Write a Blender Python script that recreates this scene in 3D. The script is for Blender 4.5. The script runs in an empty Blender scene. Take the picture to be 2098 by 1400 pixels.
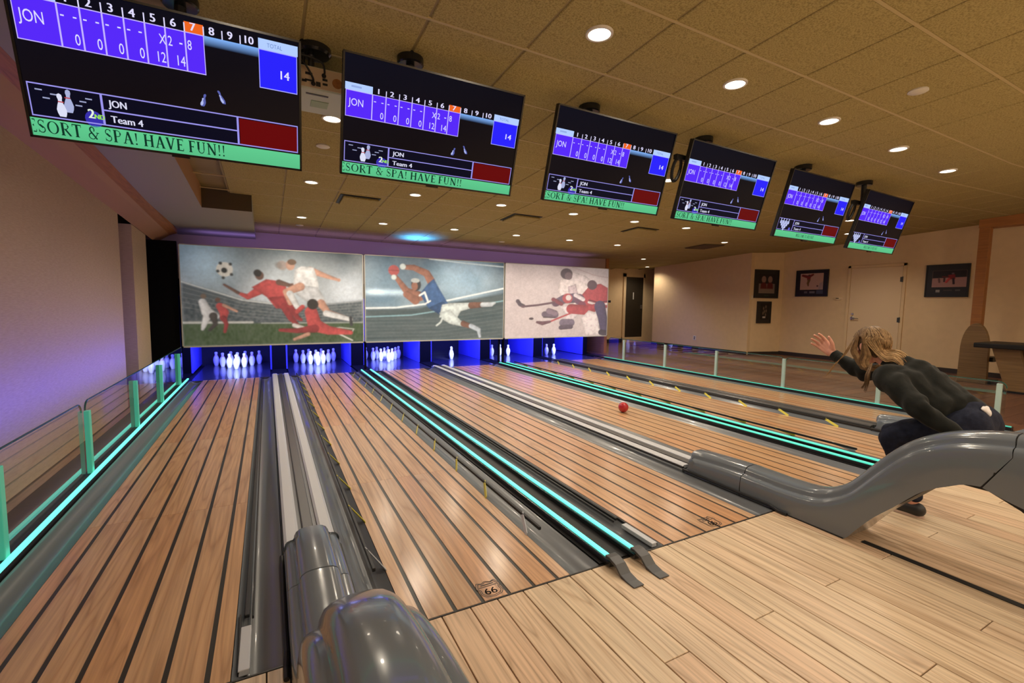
import bpy, bmesh, math, random
import numpy as np
from mathutils import Vector, Matrix
random.seed(7); rng = np.random.default_rng(7)
S = 1.25                       # one layout unit in metres
SC = bpy.context.scene
COL = SC.collection

# ------------------------------------------------------------------ camera
cam_d = bpy.data.cameras.new('camera'); cam = bpy.data.objects.new('camera', cam_d); COL.objects.link(cam)
SC.camera = cam
YAW, PITCH, ROLL, FPX = 0.4858, -0.0845, -0.0143, 949.0
cy, sy, cp, sp = math.cos(YAW), math.sin(YAW), math.cos(PITCH), math.sin(PITCH)
_f = Vector((sy*cp, cy*cp, sp)); _r = Vector((cy, -sy, 0)); _d = _f.cross(_r)
_c, _s = math.cos(ROLL), math.sin(ROLL)
_R = _c*_r + _s*_d; _D = -_s*_r + _c*_d
cam.matrix_world = Matrix(((_R.x, -_D.x, -_f.x, 0), (_R.y, -_D.y, -_f.y, 0), (_R.z, -_D.z, -_f.z, 1.0*S), (0, 0, 0, 1)))
cam_d.sensor_width = 36; cam_d.lens = FPX/2098*36; cam_d.clip_start = 0.05
# ------------------------------------------------------------------ world, exposure
w = bpy.data.worlds.new('world'); SC.world = w; w.use_nodes = True
w.node_tree.nodes['Background'].inputs[0].default_value = (0.02, 0.017, 0.014, 1)
w.node_tree.nodes['Background'].inputs[1].default_value = 0.3
SC.view_settings.view_transform = 'Standard'; SC.view_settings.look = 'None'
SC.view_settings.exposure = 0.0; SC.view_settings.gamma = 1.0; SC.view_settings.use_curve_mapping = False
DOWNLIGHT_W = 30.0
WARM = (1.0, 0.86, 0.68)
UV_W = 60.0
# ------------------------------------------------------------------ lamps (room-wide ones)
def light(name, kind, loc, energy, color, parent=None, **kw):
    d = bpy.data.lights.new(name, kind); d.energy = energy; d.color = color
    for k, v in kw.items(): setattr(d, k, v)
    o = bpy.data.objects.new(name, d); COL.objects.link(o); o.location = [c*S for c in loc]
    if parent: 
        o.parent = parent; o.location = [(c-p/S)*S for c, p in zip(loc, parent.location)]
    return o
def aim(o, d): o.rotation_euler = Vector(d).to_track_quat('-Z', 'Y').to_euler()

# added fill points behind the viewer, lifting the ceiling and walls
FILL_W = 42.0
for px_, py_ in ((-.3, -1.3), (2.2, -1.5), (4.6, -1.3), (7.0, -.9)): light('fill_lamp', 'POINT', (px_, py_, 1.45), FILL_W, (1.0, .85, .66), shadow_soft_size=.14)
# ultraviolet wash lamps at the pin end
def aim(o, d): o.rotation_euler = Vector(d).to_track_quat('-Z', 'Y').to_euler()
o = light('uv_wall_strip', 'AREA', (-.905, 3.7, .43), 17, (.03, .035, 1.0), shape='RECTANGLE', size=4.6, size_y=.05); aim(o, (-1, 0, .5))
o = light('uv_top_strip', 'AREA', (2.3, 7.05, 1.66), 11, (.42, .26, 1.0), shape='RECTANGLE', size=7.6, size_y=.06); aim(o, (0, .45, 1))
o = light('uv_top_lamp', 'SPOT', (2.0, 6.85, 1.66), 95, (.03, .24, 1.0), spot_size=math.radians(125), spot_blend=1, shadow_soft_size=.05); aim(o, (0, -.12, 1))
# ------------------------------------------------------------------ helpers
class MB:
    def __init__(s): s.v = []; s.f = []; s.mi = []; s.c = []; s.T = None; s.m = 0; s.col = None
    def add(s, vs, fs):
        b = len(s.v)
        for p in vs:
            if s.T is not None: p = s.T @ Vector(p)
            s.v.append((p[0], p[1], p[2]))
        for f in fs:
            s.f.append([b+i for i in f]); s.mi.append(s.m); s.c.append(s.col)
        return s
    def box(s, x0, x1, y0, y1, z0, z1):
        return s.add([(x0,y0,z0),(x1,y0,z0),(x1,y1,z0),(x0,y1,z0),(x0,y0,z1),(x1,y0,z1),(x1,y1,z1),(x0,y1,z1)],
            [(0,3,2,1),(4,5,6,7),(0,1,5,4),(1,2,6,5),(2,3,7,6),(3,0,4,7)])
    def bar(s, a, b, w, h, up=(0,0,1)):
        a, b, up = Vector(a), Vector(b), Vector(up); t = (b-a).normalized(); r = t.cross(up).normalized(); u = r.cross(t)
        vs = [p + r*(w/2*i) + u*(h/2*j) for p in (a, b) for i, j in ((-1,-1),(1,-1),(1,1),(-1,1))]
        return s.add(vs, [(0,1,2,3),(7,6,5,4),(0,4,5,1),(1,5,6,2),(2,6,7,3),(3,7,4,0)])
    def tube(s, pts, rad, n=10, cap=True):
        pts = [Vector(p) for p in pts]; 
        if not hasattr(rad, '__len__'): rad = [rad]*len(pts)
        rings = []; up = None
        for i, p in enumerate(pts):
            t = (pts[min(i+1, len(pts)-1)] - pts[max(i-1, 0)]).normalized()
            if up is None: up = t.orthogonal().normalized()
            up = (up - t*up.dot(t)).normalized(); r = t.cross(up)
            rings.append([p + (up*math.cos(2*math.pi*k/n) + r*math.sin(2*math.pi*k/n))*rad[i] for k in range(n)])
        vs = [q for rg in rings for q in rg]; fs = []
        for i in range(len(pts)-1):
            for k in range(n): fs.append((i*n+k, i*n+(k+1)%n, (i+1)*n+(k+1)%n, (i+1)*n+k))
        if cap: fs += [tuple(range(n))[::-1], tuple((len(pts)-1)*n+k for k in range(n))]
        return s.add(vs, fs)
    def lathe(s, prof, c=(0,0,0), n=20):
        vs = []; fs = []; m = len(prof)
        for r, z in prof:
            for k in range(n): vs.append((c[0]+r*math.cos(2*math.pi*k/n), c[1]+r*math.sin(2*math.pi*k/n), c[2]+z))
        for i in range(m-1):
            for k in range(n): fs.append((i*n+k, i*n+(k+1)%n, (i+1)*n+(k+1)%n, (i+1)*n+k))
        if prof[0][0] > 1e-6: fs.append(tuple(range(n))[::-1])
        if prof[-1][0] > 1e-6: fs.append(tuple((m-1)*n+k for k in range(n)))
        return s.add(vs, fs)
    def loft(s, rings, closed=True, caps=True):
        n = len(rings[0]); vs = [p for r in rings for p in r]; fs = []
        for i in range(len(rings)-1):
            for k in range(n if closed else n-1):
                fs.append((i*n+k, i*n+(k+1)%n, (i+1)*n+(k+1)%n, (i+1)*n+k))
        if caps and closed: fs += [tuple(range(n))[::-1], tuple((len(rings)-1)*n+k for k in range(n))]
        return s.add(vs, fs)
    def sphere(s, c, r, n=16, m=10):
        rx, ry, rz = r if hasattr(r, '__len__') else (r, r, r); vs = []; fs = []
        for i in range(m+1):
            th = math.pi*i/m
            for k in range(n):
                a = 2*math.pi*k/n; vs.append((c[0]+rx*math.sin(th)*math.cos(a), c[1]+ry*math.sin(th)*math.sin(a), c[2]+rz*math.cos(th)))
        for i in range(m):
            for k in range(n): fs.append((i*n+k, (i+1)*n+k, (i+1)*n+(k+1)%n, i*n+(k+1)%n))
        return s.add(vs, fs)
    def prism(s, poly, f0, f1):
        """poly: list of 2-D points; f0/f1 map (a,b) to the 3-D near and far faces"""
        n = len(poly); vs = [f0(*p) for p in poly] + [f1(*p) for p in poly]
        return s.add(vs, [tuple(range(n))[::-1], tuple(range(n, 2*n))] + [(k, (k+1)%n, n+(k+1)%n, n+k) for k in range(n)])
    def build(s, name, mats, parent=None, org=(0,0,0), scale=S, bevel=0, smooth=False, kind=None, seg=2, fix=True):
        me = bpy.data.meshes.new(name)
        A = (np.array(s.v, dtype=float).reshape(-1,3) - np.array(org))*scale
        me.from_pydata(A.tolist(), [], s.f)
        if not isinstance(mats, (list, tuple)): mats = [mats]
        for m in mats: me.materials.append(m)
        if len(mats) > 1: me.polygons.foreach_set('material_index', s.mi)
        if any(c is not None for c in s.c):
            at = me.color_attributes.new('col', 'FLOAT_COLOR', 'CORNER'); buf = []
            for f, c in zip(s.f, s.c):
                if c is not None and hasattr(c[0], '__len__'):
                    for q in c: buf += [q[0], q[1], q[2], 1]
                else:
                    c = c or (1,1,1); buf += [c[0], c[1], c[2], 1]*len(f)
            at.data.foreach_set('color', buf)
        if fix or bevel:
            bm = bmesh.new(); bm.from_mesh(me)
            if fix: bmesh.ops.recalc_face_normals(bm, faces=bm.faces[:])
            if bevel:
                es = [e for e in bm.edges if len(e.link_faces) == 2 and e.calc_face_angle() > 0.5]
                bmesh.ops.bevel(bm, geom=es, offset=bevel*scale, segments=seg, affect='EDGES', clamp_overlap=True, profile=0.5)
            bm.to_mesh(me); bm.free()
        if smooth: me.polygons.foreach_set('use_smooth', [True]*len(me.polygons))
        o = bpy.data.objects.new(name, me); COL.objects.link(o)
        if parent: o.parent = parent
        else: o.location = [c*S for c in org]
        if kind: o['kind'] = kind
        return o
def auto_smooth(o, ang=40):
    me = o.data; bm = bmesh.new(); bm.from_mesh(me)
    for f in bm.faces: f.smooth = True
    for e in bm.edges:
        if len(e.link_faces) == 2 and e.calc_face_angle() > math.radians(ang): e.smooth = False
    bm.to_mesh(me); bm.free(); return o
def tag(o, label, cat, group=None):
    o['label'] = label; o['category'] = cat
    if group: o['group'] = group
    return o
def thing(name, label, cat, loc, group=None):
    o = bpy.data.objects.new(name, None); COL.objects.link(o); o.location = [c*S for c in loc]; o.empty_display_size = .1
    return tag(o, label, cat, group)
def copy_thing(root, loc, label, group=None):
    r = root.copy(); COL.objects.link(r); r.location = [c*S for c in loc]; r['label'] = label
    if group: r['group'] = group
    for ch in list(root.children):
        c = ch.copy(); COL.objects.link(c); c.parent = r
        for g in list(ch.children):
            d = g.copy(); COL.objects.link(d); d.parent = c
    return r
def piece(name, mesh_obj, parent, loc):
    """a further copy of an already built piece (shares its mesh)"""
    o = bpy.data.objects.new(name, mesh_obj.data); COL.objects.link(o); o.parent = parent; o.location = [c*S for c in loc]
    return o

# ------------------------------------------------------------------ materials
def mat(name, base=(.5,.5,.5), rough=.5, metal=0, spec=.5, emit=None, es=0, coat=0, coat_r=.05, fn=None, alpha=1, trans=0, sheen=0):
    m = bpy.data.materials.new(name); m.use_nodes = True; nt = m.node_tree; b = nt.nodes['Principled BSDF']
    b.inputs['Base Color'].default_value = (*base, 1); b.inputs['Roughness'].default_value = rough; b.inputs['Metallic'].default_value = metal
    b.inputs['Specular IOR Level'].default_value = spec; b.inputs['Coat Weight'].default_value = coat; b.inputs['Coat Roughness'].default_value = coat_r
    b.inputs['Transmission Weight'].default_value = trans; b.inputs['Sheen Weight'].default_value = sheen
    if emit: b.inputs['Emission Color'].default_value = (*emit, 1); b.inputs['Emission Strength'].default_value = es
    if fn: fn(nt, b)
    return m
def N(nt, t, **kw):
    n = nt.nodes.new(t)
    for k, v in kw.items(): setattr(n, k, v)
    return n
def ramp(nt, stops):
    r = N(nt, 'ShaderNodeValToRGB'); e = r.color_ramp.elements
    while len(e) < len(stops): e.new(.5)
    for q, (p, c) in zip(e, stops): q.position = p; q.color = (*c, 1)
    return r
def mixc(nt, fac, a, b, mode='MIX'):
    m = N(nt, 'ShaderNodeMix', data_type='RGBA', blend_type=mode)
    if isinstance(fac, (int, float)): m.inputs[0].default_value = fac
    else: nt.links.new(fac, m.inputs[0])
    for i, q in ((6, a), (7, b)):
        if isinstance(q, tuple): m.inputs[i].default_value = (*q, 1)
        else: nt.links.new(q, m.inputs[i])
    return m.outputs[2]
def wood_fn(c_light, c_mid, c_dark, axis='Y', bump=.12, grain=1.0, third=None):
    def fn(nt, b):
        L = nt.links.new
        tc = N(nt, 'ShaderNodeTexCoord'); oi = N(nt, 'ShaderNodeObjectInfo')
        mul = N(nt, 'ShaderNodeMath', operation='MULTIPLY'); mul.inputs[1].default_value = 57.0; L(oi.outputs['Random'], mul.inputs[0])
        cx = N(nt, 'ShaderNodeCombineXYZ')
        for i in range(3): L(mul.outputs[0], cx.inputs[i])
        ad = N(nt, 'ShaderNodeVectorMath', operation='ADD'); L(tc.outputs['Object'], ad.inputs[0]); L(cx.outputs[0], ad.inputs[1])
        mp = N(nt, 'ShaderNodeMapping'); L(ad.outputs[0], mp.inputs[0])
        mp.inputs['Scale'].default_value = (1, .065, 1) if axis == 'Y' else (.065, 1, 1)
        n1 = N(nt, 'ShaderNodeTexNoise'); n1.inputs['Scale'].default_value = 5.5; n1.inputs['Detail'].default_value = 2; n1.inputs['Distortion'].default_value = .4; L(mp.outputs[0], n1.inputs[0])
        # contour lines of a smooth field give the cathedral figure of sawn boards
        m2 = N(nt, 'ShaderNodeMath', operation='MULTIPLY'); m2.inputs[1].default_value = 13.0; L(n1.outputs[0], m2.inputs[0])
        pp = N(nt, 'ShaderNodeMath', operation='PINGPONG'); pp.inputs[1].default_value = .5; L(m2.outputs[0], pp.inputs[0])
        r1 = ramp(nt, [(0, (.1,.1,.1)), (.3, (.72,.72,.72)), (1, (1,1,1))]); 
        m3 = N(nt, 'ShaderNodeMath', operation='MULTIPLY'); m3.inputs[1].default_value = 2; L(pp.outputs[0], m3.inputs[0]); L(m3.outputs[0], r1.inputs[0])
        mp2 = N(nt, 'ShaderNodeMapping'); L(ad.outputs[0], mp2.inputs[0]); mp2.inputs['Scale'].default_value = (90, 2.5, 90) if axis == 'Y' else (2.5, 90, 90)
        n2 = N(nt, 'ShaderNodeTexNoise'); n2.inputs['Scale'].default_value = 1.0; n2.inputs['Detail'].default_value = 5; L(mp2.outputs[0], n2.inputs[0])
        rr = ramp(nt, [(0, c_mid), (.45, c_light), (1, third or tuple(.5*(a+e) for a, e in zip(c_mid, c_dark)))]); L(oi.outputs['Random'], rr.inputs[0])
        c = mixc(nt, r1.outputs[0], mixc(nt, min(.95, .6*grain), rr.outputs[0], c_dark), rr.outputs[0])
        rf = ramp(nt, [(.32, (.72,.72,.72)), (.62, (1.08,1.08,1.08))]); L(n2.outputs[0], rf.inputs[0])
        c = mixc(nt, min(1, .6*grain), c, rf.outputs[0], 'MULTIPLY')
        L(c, b.inputs['Base Color'])
        bp = N(nt, 'ShaderNodeBump'); bp.inputs['Strength'].default_value = bump; bp.inputs['Distance'].default_value = .002; L(n2.outputs[0], bp.inputs['Height']); L(bp.outputs[0], b.inputs['Normal'])
    return fn
def speckle_fn(c, c2, scale=60, lo=.42, hi=.6, bump=.3, dist=.003, detail=3):
    def fn(nt, b):
        L = nt.links.new; tc = N(nt, 'ShaderNodeTexCoord'); n = N(nt, 'ShaderNodeTexNoise')
        n.inputs['Scale'].default_value = scale; n.inputs['Detail'].default_value = detail; L(tc.outputs['Object'], n.inputs[0])
        r = ramp(nt, [(lo, c2), (hi, c)]); L(n.outputs[0], r.inputs[0]); L(r.outputs[0], b.inputs['Base Color'])
        bp = N(nt, 'ShaderNodeBump'); bp.inputs['Strength'].default_value = bump; bp.inputs['Distance'].default_value = dist; L(n.outputs[0], bp.inputs['Height']); L(bp.outputs[0], b.inputs['Normal'])
    return fn
def weave_fn(c, c2):
    def fn(nt, b):
        L = nt.links.new; tc = N(nt, 'ShaderNodeTexCoord')
        mp = N(nt, 'ShaderNodeMapping'); mp.inputs['Scale'].default_value = (18, 18, 160); L(tc.outputs['Object'], mp.inputs[0])
        n = N(nt, 'ShaderNodeTexNoise'); n.inputs['Scale'].default_value = 1; n.inputs['Detail'].default_value = 4; L(mp.outputs[0], n.inputs[0])
        r = ramp(nt, [(.3, c2), (.7, c)]); L(n.outputs[0], r.inputs[0]); L(r.outputs[0], b.inputs['Base Color'])
        bp = N(nt, 'ShaderNodeBump'); bp.inputs['Strength'].default_value = .3; bp.inputs['Distance'].default_value = .003; L(n.outputs[0], bp.inputs['Height']); L(bp.outputs[0], b.inputs['Normal'])
    return fn
def col_fn(emit=0.0, back=0.0):
    def fn(nt, b):
        a = N(nt, 'ShaderNodeAttribute', attribute_name='col')
        if emit:
            nt.links.new(a.outputs['Color'], b.inputs['Emission Color']); b.inputs['Emission Strength'].default_value = emit; b.inputs['Base Color'].default_value = (.002,.002,.002,1)
        else: nt.links.new(a.outputs['Color'], b.inputs['Base Color'])
        if back: nt.links.new(a.outputs['Color'], b.inputs['Emission Color']); b.inputs['Emission Strength'].default_value = back   # added glow in the print's own colours, to brighten it
    return fn
def glass_mat(name, tint):
    """thin architectural pane: both faces' reflection counted once, on the face towards the ray"""
    m = bpy.data.materials.new(name); m.use_nodes = True; nt = m.node_tree; nt.nodes.clear(); L = nt.links.new
    o = N(nt, 'ShaderNodeOutputMaterial'); mx = N(nt, 'ShaderNodeMixShader'); t = N(nt, 'ShaderNodeBsdfTransparent'); g = N(nt, 'ShaderNodeBsdfGlossy'); fr = N(nt, 'ShaderNodeFresnel'); ge = N(nt, 'ShaderNodeNewGeometry')
    t.inputs[0].default_value = (*tint, 1); g.inputs['Roughness'].default_value = .01; fr.inputs[0].default_value = 1.52
    d2 = N(nt, 'ShaderNodeMath', operation='MULTIPLY'); d2.inputs[1].default_value = 2; L(fr.outputs[0], d2.inputs[0])
    d1 = N(nt, 'ShaderNodeMath', operation='ADD'); d1.inputs[1].default_value = 1; L(fr.outputs[0], d1.inputs[0])
    dv = N(nt, 'ShaderNodeMath', operation='DIVIDE'); L(d2.outputs[0], dv.inputs[0]); L(d1.outputs[0], dv.inputs[1])
    iv = N(nt, 'ShaderNodeMath', operation='SUBTRACT'); iv.inputs[0].default_value = 1; L(ge.outputs['Backfacing'], iv.inputs[1])
    ml = N(nt, 'ShaderNodeMath', operation='MULTIPLY'); L(dv.outputs[0], ml.inputs[0]); L(iv.outputs[0], ml.inputs[1])
    L(ml.outputs[0], mx.inputs[0]); L(t.outputs[0], mx.inputs[1]); L(g.outputs[0], mx.inputs[2]); L(mx.outputs[0], o.inputs[0]); return m

M = {}
M['lane_wood'] = mat('lane_wood', rough=.4, coat=.6, coat_r=.2, fn=wood_fn((.60,.35,.175), (.57,.295,.14), (.36,.18,.08), grain=1.25, third=(.54,.34,.195)))
M['approach_wood'] = mat('approach_wood', rough=.42, coat=.12, coat_r=.3, fn=wood_fn((.72,.555,.38), (.70,.485,.32), (.40,.26,.15), grain=1.3, third=(.70,.55,.37)))
M['dark_wood_floor'] = mat('dark_wood_floor', rough=.4, coat=.3, coat_r=.15, fn=wood_fn((.20,.085,.05), (.15,.065,.04), (.09,.04,.03), axis='X'))
M['stripe'] = mat('stripe', (.028,.026,.022), .35)
M['foul'] = mat('foul', (.02,.018,.016), .4)
M['gutter'] = mat('gutter', (.125,.137,.152), .3, coat=.15)
M['black'] = mat('black', (.007,.007,.008), .5)
M['matt_black'] = mat('matt_black', (.0035,.0035,.004), .9, spec=.1)
M['black_gloss'] = mat('black_gloss', (.012,.012,.014), .2)
M['dark_grey'] = mat('dark_grey', (.06,.06,.062), .35)
M['return_grey'] = mat('return_grey', (.145,.168,.195), .17, coat=.35, coat_r=.03)
M['white_cap'] = mat('white_cap', (.52,.54,.58), .35)
M['silver'] = mat('silver', (.6,.6,.62), .28, metal=.9)
M['teal_led'] = mat('teal_led', (.1,.6,.5), .4, emit=(.15,.95,.74), es=1.25)
M['teal_mid'] = mat('teal_mid', (.1,.5,.4), .4, emit=(.07,.80,.58), es=.85)
M['teal_dim'] = mat('teal_dim', (.08,.4,.33), .4, emit=(.05,.62,.45), es=.62)
M['acrylic'] = mat('acrylic', (.12,.46,.35), .25, emit=(.02,.50,.32), es=.32)
M['acrylic_clear'] = mat('acrylic_clear', (.42,.52,.49), .2, emit=(.05,.5,.38), es=.08)
M['glass'] = glass_mat('glass', (.93,.96,.945))
M['glass_edge'] = mat('glass_edge', (.02,.09,.07), .2)
M['tile'] = mat('tile', rough=.9, spec=.2, fn=speckle_fn((.47,.385,.165), (.30,.24,.095), 120, .36, .56))
M['tbar'] = mat('tbar', (.30,.23,.10), .6)
M['tbar_lit'] = mat('tbar_lit', (.55,.44,.22), .6)  # paler copy of tbar: light caught by the cross tees is painted in
M['trim_white'] = mat('trim_white', (.75,.72,.66), .5)
M['lamp_on'] = mat('lamp_on', (.9,.9,.9), .5, emit=(1,.86,.66), es=7)
M['lamp_off'] = mat('lamp_off', (.75,.72,.62), .4)
M['wall_tan'] = mat('wall_tan', rough=.85, spec=.2, fn=weave_fn((.52,.40,.255), (.44,.335,.21)))
M['wall_cream'] = mat('wall_cream', rough=.8, spec=.25, fn=speckle_fn((.80,.60,.36), (.76,.57,.34), 9, .3, .7, .05))
M['door_cream'] = mat('door_cream', (.80,.61,.38), .55)
M['wood_trim'] = mat('wood_trim', rough=.5, fn=wood_fn((.43,.175,.045), (.39,.155,.04), (.29,.11,.03), bump=.05))
M['panel_orange'] = mat('panel_orange', (.42,.225,.10), .6)
M['soffit'] = mat('soffit', (.36,.34,.27), .75)
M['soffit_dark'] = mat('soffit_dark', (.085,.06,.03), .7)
M['fascia'] = mat('fascia', (.50,.40,.33), .7)
M['baseboard'] = mat('baseboard', (.035,.026,.022), .5)
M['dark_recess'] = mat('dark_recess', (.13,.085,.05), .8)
M['pit'] = mat('pit', (.008,.008,.014), .8)
M['deck'] = mat('deck', (.03,.03,.045), .26, coat=.35)
M['kick_blue'] = mat('kick_blue', (.10,.10,.72), .45)
M['pin_white'] = mat('pin_white', (.86,.86,.84), .25, coat=.4)
M['pin_red'] = mat('pin_red', (.5,.02,.03), .3)
M['print'] = mat('print', rough=.65, spec=.25, fn=col_fn(back=.36))  # printed panels carry a little added glow to brighten them
M['photo'] = mat('photo', rough=.4, spec=.4, fn=col_fn())
M['frame_edge'] = mat('frame_edge', (.50,.50,.47), .45)
M['screen'] = mat('screen', rough=.4, spec=.04, fn=col_fn(1.0))
M['yellow'] = mat('yellow', (.62,.55,.05), .4)
M['ball_red'] = mat('ball_red', (.42,.012,.015), .15, coat=.5)
M['frame_black'] = mat('frame_black', (.012,.010,.009), .35)
M['projector'] = mat('projector', (.60,.66,.58), .5)
M['projector_warm'] = mat('projector_warm', (.62,.47,.33), .5)
M['door_dark'] = mat('door_dark', rough=.5, fn=wood_fn((.055,.042,.025), (.045,.034,.02), (.022,.016,.01), bump=.05))
M['blonde_wood'] = mat('blonde_wood', rough=.5, fn=wood_fn((.27,.165,.07), (.24,.145,.06), (.17,.10,.043), bump=.05))
M['skin'] = mat('skin', (.62,.30,.215), .5, spec=.35)
M['jacket'] = mat('jacket', rough=.9, sheen=.06, spec=.2, fn=speckle_fn((.013,.014,.012), (.007,.008,.007), 14, .3, .7, .4, .01))
M['jeans'] = mat('jeans', rough=.85, spec=.2, fn=speckle_fn((.018,.022,.042), (.010,.012,.024), 40, .3, .7, .3, .004))
M['shoe'] = mat('shoe', (.012,.012,.013), .5)
M['shoe_band'] = mat('shoe_band', (.55,.40,.33), .6)
M['shirt'] = mat('shirt', (.7,.66,.64), .8)
def hair_fn(nt, b):
    L = nt.links.new; tc = N(nt, 'ShaderNodeTexCoord'); oi = N(nt, 'ShaderNodeObjectInfo'); a = N(nt, 'ShaderNodeAttribute', attribute_name='col')
    mp = N(nt, 'ShaderNodeMapping'); mp.inputs['Scale'].default_value = (160, 30, 60); L(tc.outputs['Object'], mp.inputs[0])
    n = N(nt, 'ShaderNodeTexNoise'); n.inputs['Scale'].default_value = 1; n.inputs['Detail'].default_value = 3; L(mp.outputs[0], n.inputs[0])
    r = ramp(nt, [(.3, (.55,.55,.55)), (.7, (1.25,1.25,1.25))]); L(n.outputs[0], r.inputs[0])
    L(mixc(nt, .8, a.outputs['Color'], r.outputs[0], 'MULTIPLY'), b.inputs['Base Color'])
M['hair'] = mat('hair', rough=.55, spec=.22, fn=hair_fn)

# ------------------------------------------------------------------ layout numbers (units of 1.25 m)
PITCH_X = 1.074
def lane_x(k): return -0.4125 + PITCH_X*(k-1)       # centre of lane k
def div_x(k): return 0.1265 + PITCH_X*(k-1)         # centre of division k (between lanes k and k+1)
HW = .30; FOUL = 1.335; END = 6.66; MASK_Y = 6.70; BACK_Y = 8.35
XL = -1.15; XR = 9.40; RAIL_L = -.885; RAIL_R = 5.425; YB = -2.4
CS, CT = .0514, .0088
def Hc(x, y): return 1 + 1.3 - CS*y - CT*x + max(0, x-5.42)/3.98*.18    # ceiling height
BD = .0985                                             # lane board pitch

# ------------------------------------------------------------------ FLOOR
b = MB(); b.box(XL-.4, 13, YB, 10.2, -.12, -.03)
floor = b.build('floor', M['black'], kind='structure')
# approach planks: one object each, in two or three lengths per row
plank_w = BD-.0035
def plank_mesh(ln, m, name='plank', w=plank_w, along='Y'):
    q = MB()
    if along == 'Y': q.box(-w/2, w/2, -ln/2, ln/2, -.03, 0)
    else: q.box(-ln/2, ln/2, -w/2, w/2, -.03, 0)
    return q.build(name, m, floor, bevel=.0012, seg=1)
first = {}
def put_plank(x, y0, y1, m):
    ln = round(y1-y0, 3); key = (ln, m.name)
    if key not in first:
        o = plank_mesh(ln-.003, m); o.location = (x*S, (y0+y1)/2*S, 0); first[key] = o
    else: piece('plank', first[key], floor, (x, (y0+y1)/2, 0))
cuts = [[-.35, .52], [-.9, .06], [-.15, .87], [-.6, .31]]
i = 0; x = lane_x(2) - BD*3 + BD/2 - BD*16
while x < 5.75:
    seq = [YB if x > 1.2 else -.6] + cuts[i % 4] + [FOUL-.0026]
    seq = [seq[0]] + [c for c in seq[1:] if c > seq[0]+.1]
    ret = any(abs(x-div_x(k)) < .085 for k in (1, 3, 5))
    for a, c in zip(seq[:-1], seq[1:]):
        if c < -.15 and x < 2.2: continue
        put_plank(x, a, c, M['approach_wood'])
    x += BD; i += 1
# foul line: thin dark strip across the end of the lanes
b = MB(); b.box(XL+.2, 5.45, FOUL-.0026, FOUL+.0026, -.03, .0008); b.build('foul_line', M['foul'], floor)
# dark cable slot in the approach behind the second ball return
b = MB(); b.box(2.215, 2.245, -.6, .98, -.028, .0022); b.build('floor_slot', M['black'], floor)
# concourse planks beyond the right rail, across the room
cw = .155; y = YB+.2; k = 0; cm = {}
while y < 9.3:
    if y > -1.0:
        for (a, c) in (((5.80, 7.7), (7.7, 10.6)) if k % 2 else ((5.80, 8.5), (8.5, 10.6))):
            if c > 8.7 and a > 7.5 and y > 6.2 and y < 8.6: continue
            ln = round(c-a, 3)
            if ln not in cm:
                o = plank_mesh(ln-.003, M['dark_wood_floor'], w=cw-.004, along='X'); o.location = ((a+c)/2*S, y*S, 0); cm[ln] = o
            else: piece('plank', cm[ln], floor, ((a+c)/2, y, 0))
    y += cw; k += 1
b = MB(); b.box(XL-.2, RAIL_L-.02, -.8, MASK_Y, -.03, -.004); b.build('floor_margin', M['dark_wood_floor'], floor)
b = MB(); b.box(RAIL_R+.03, 5.80, 1.33, 7.0, -.03, -.004); b.build('floor_margin', M['dark_wood_floor'], floor)

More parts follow.
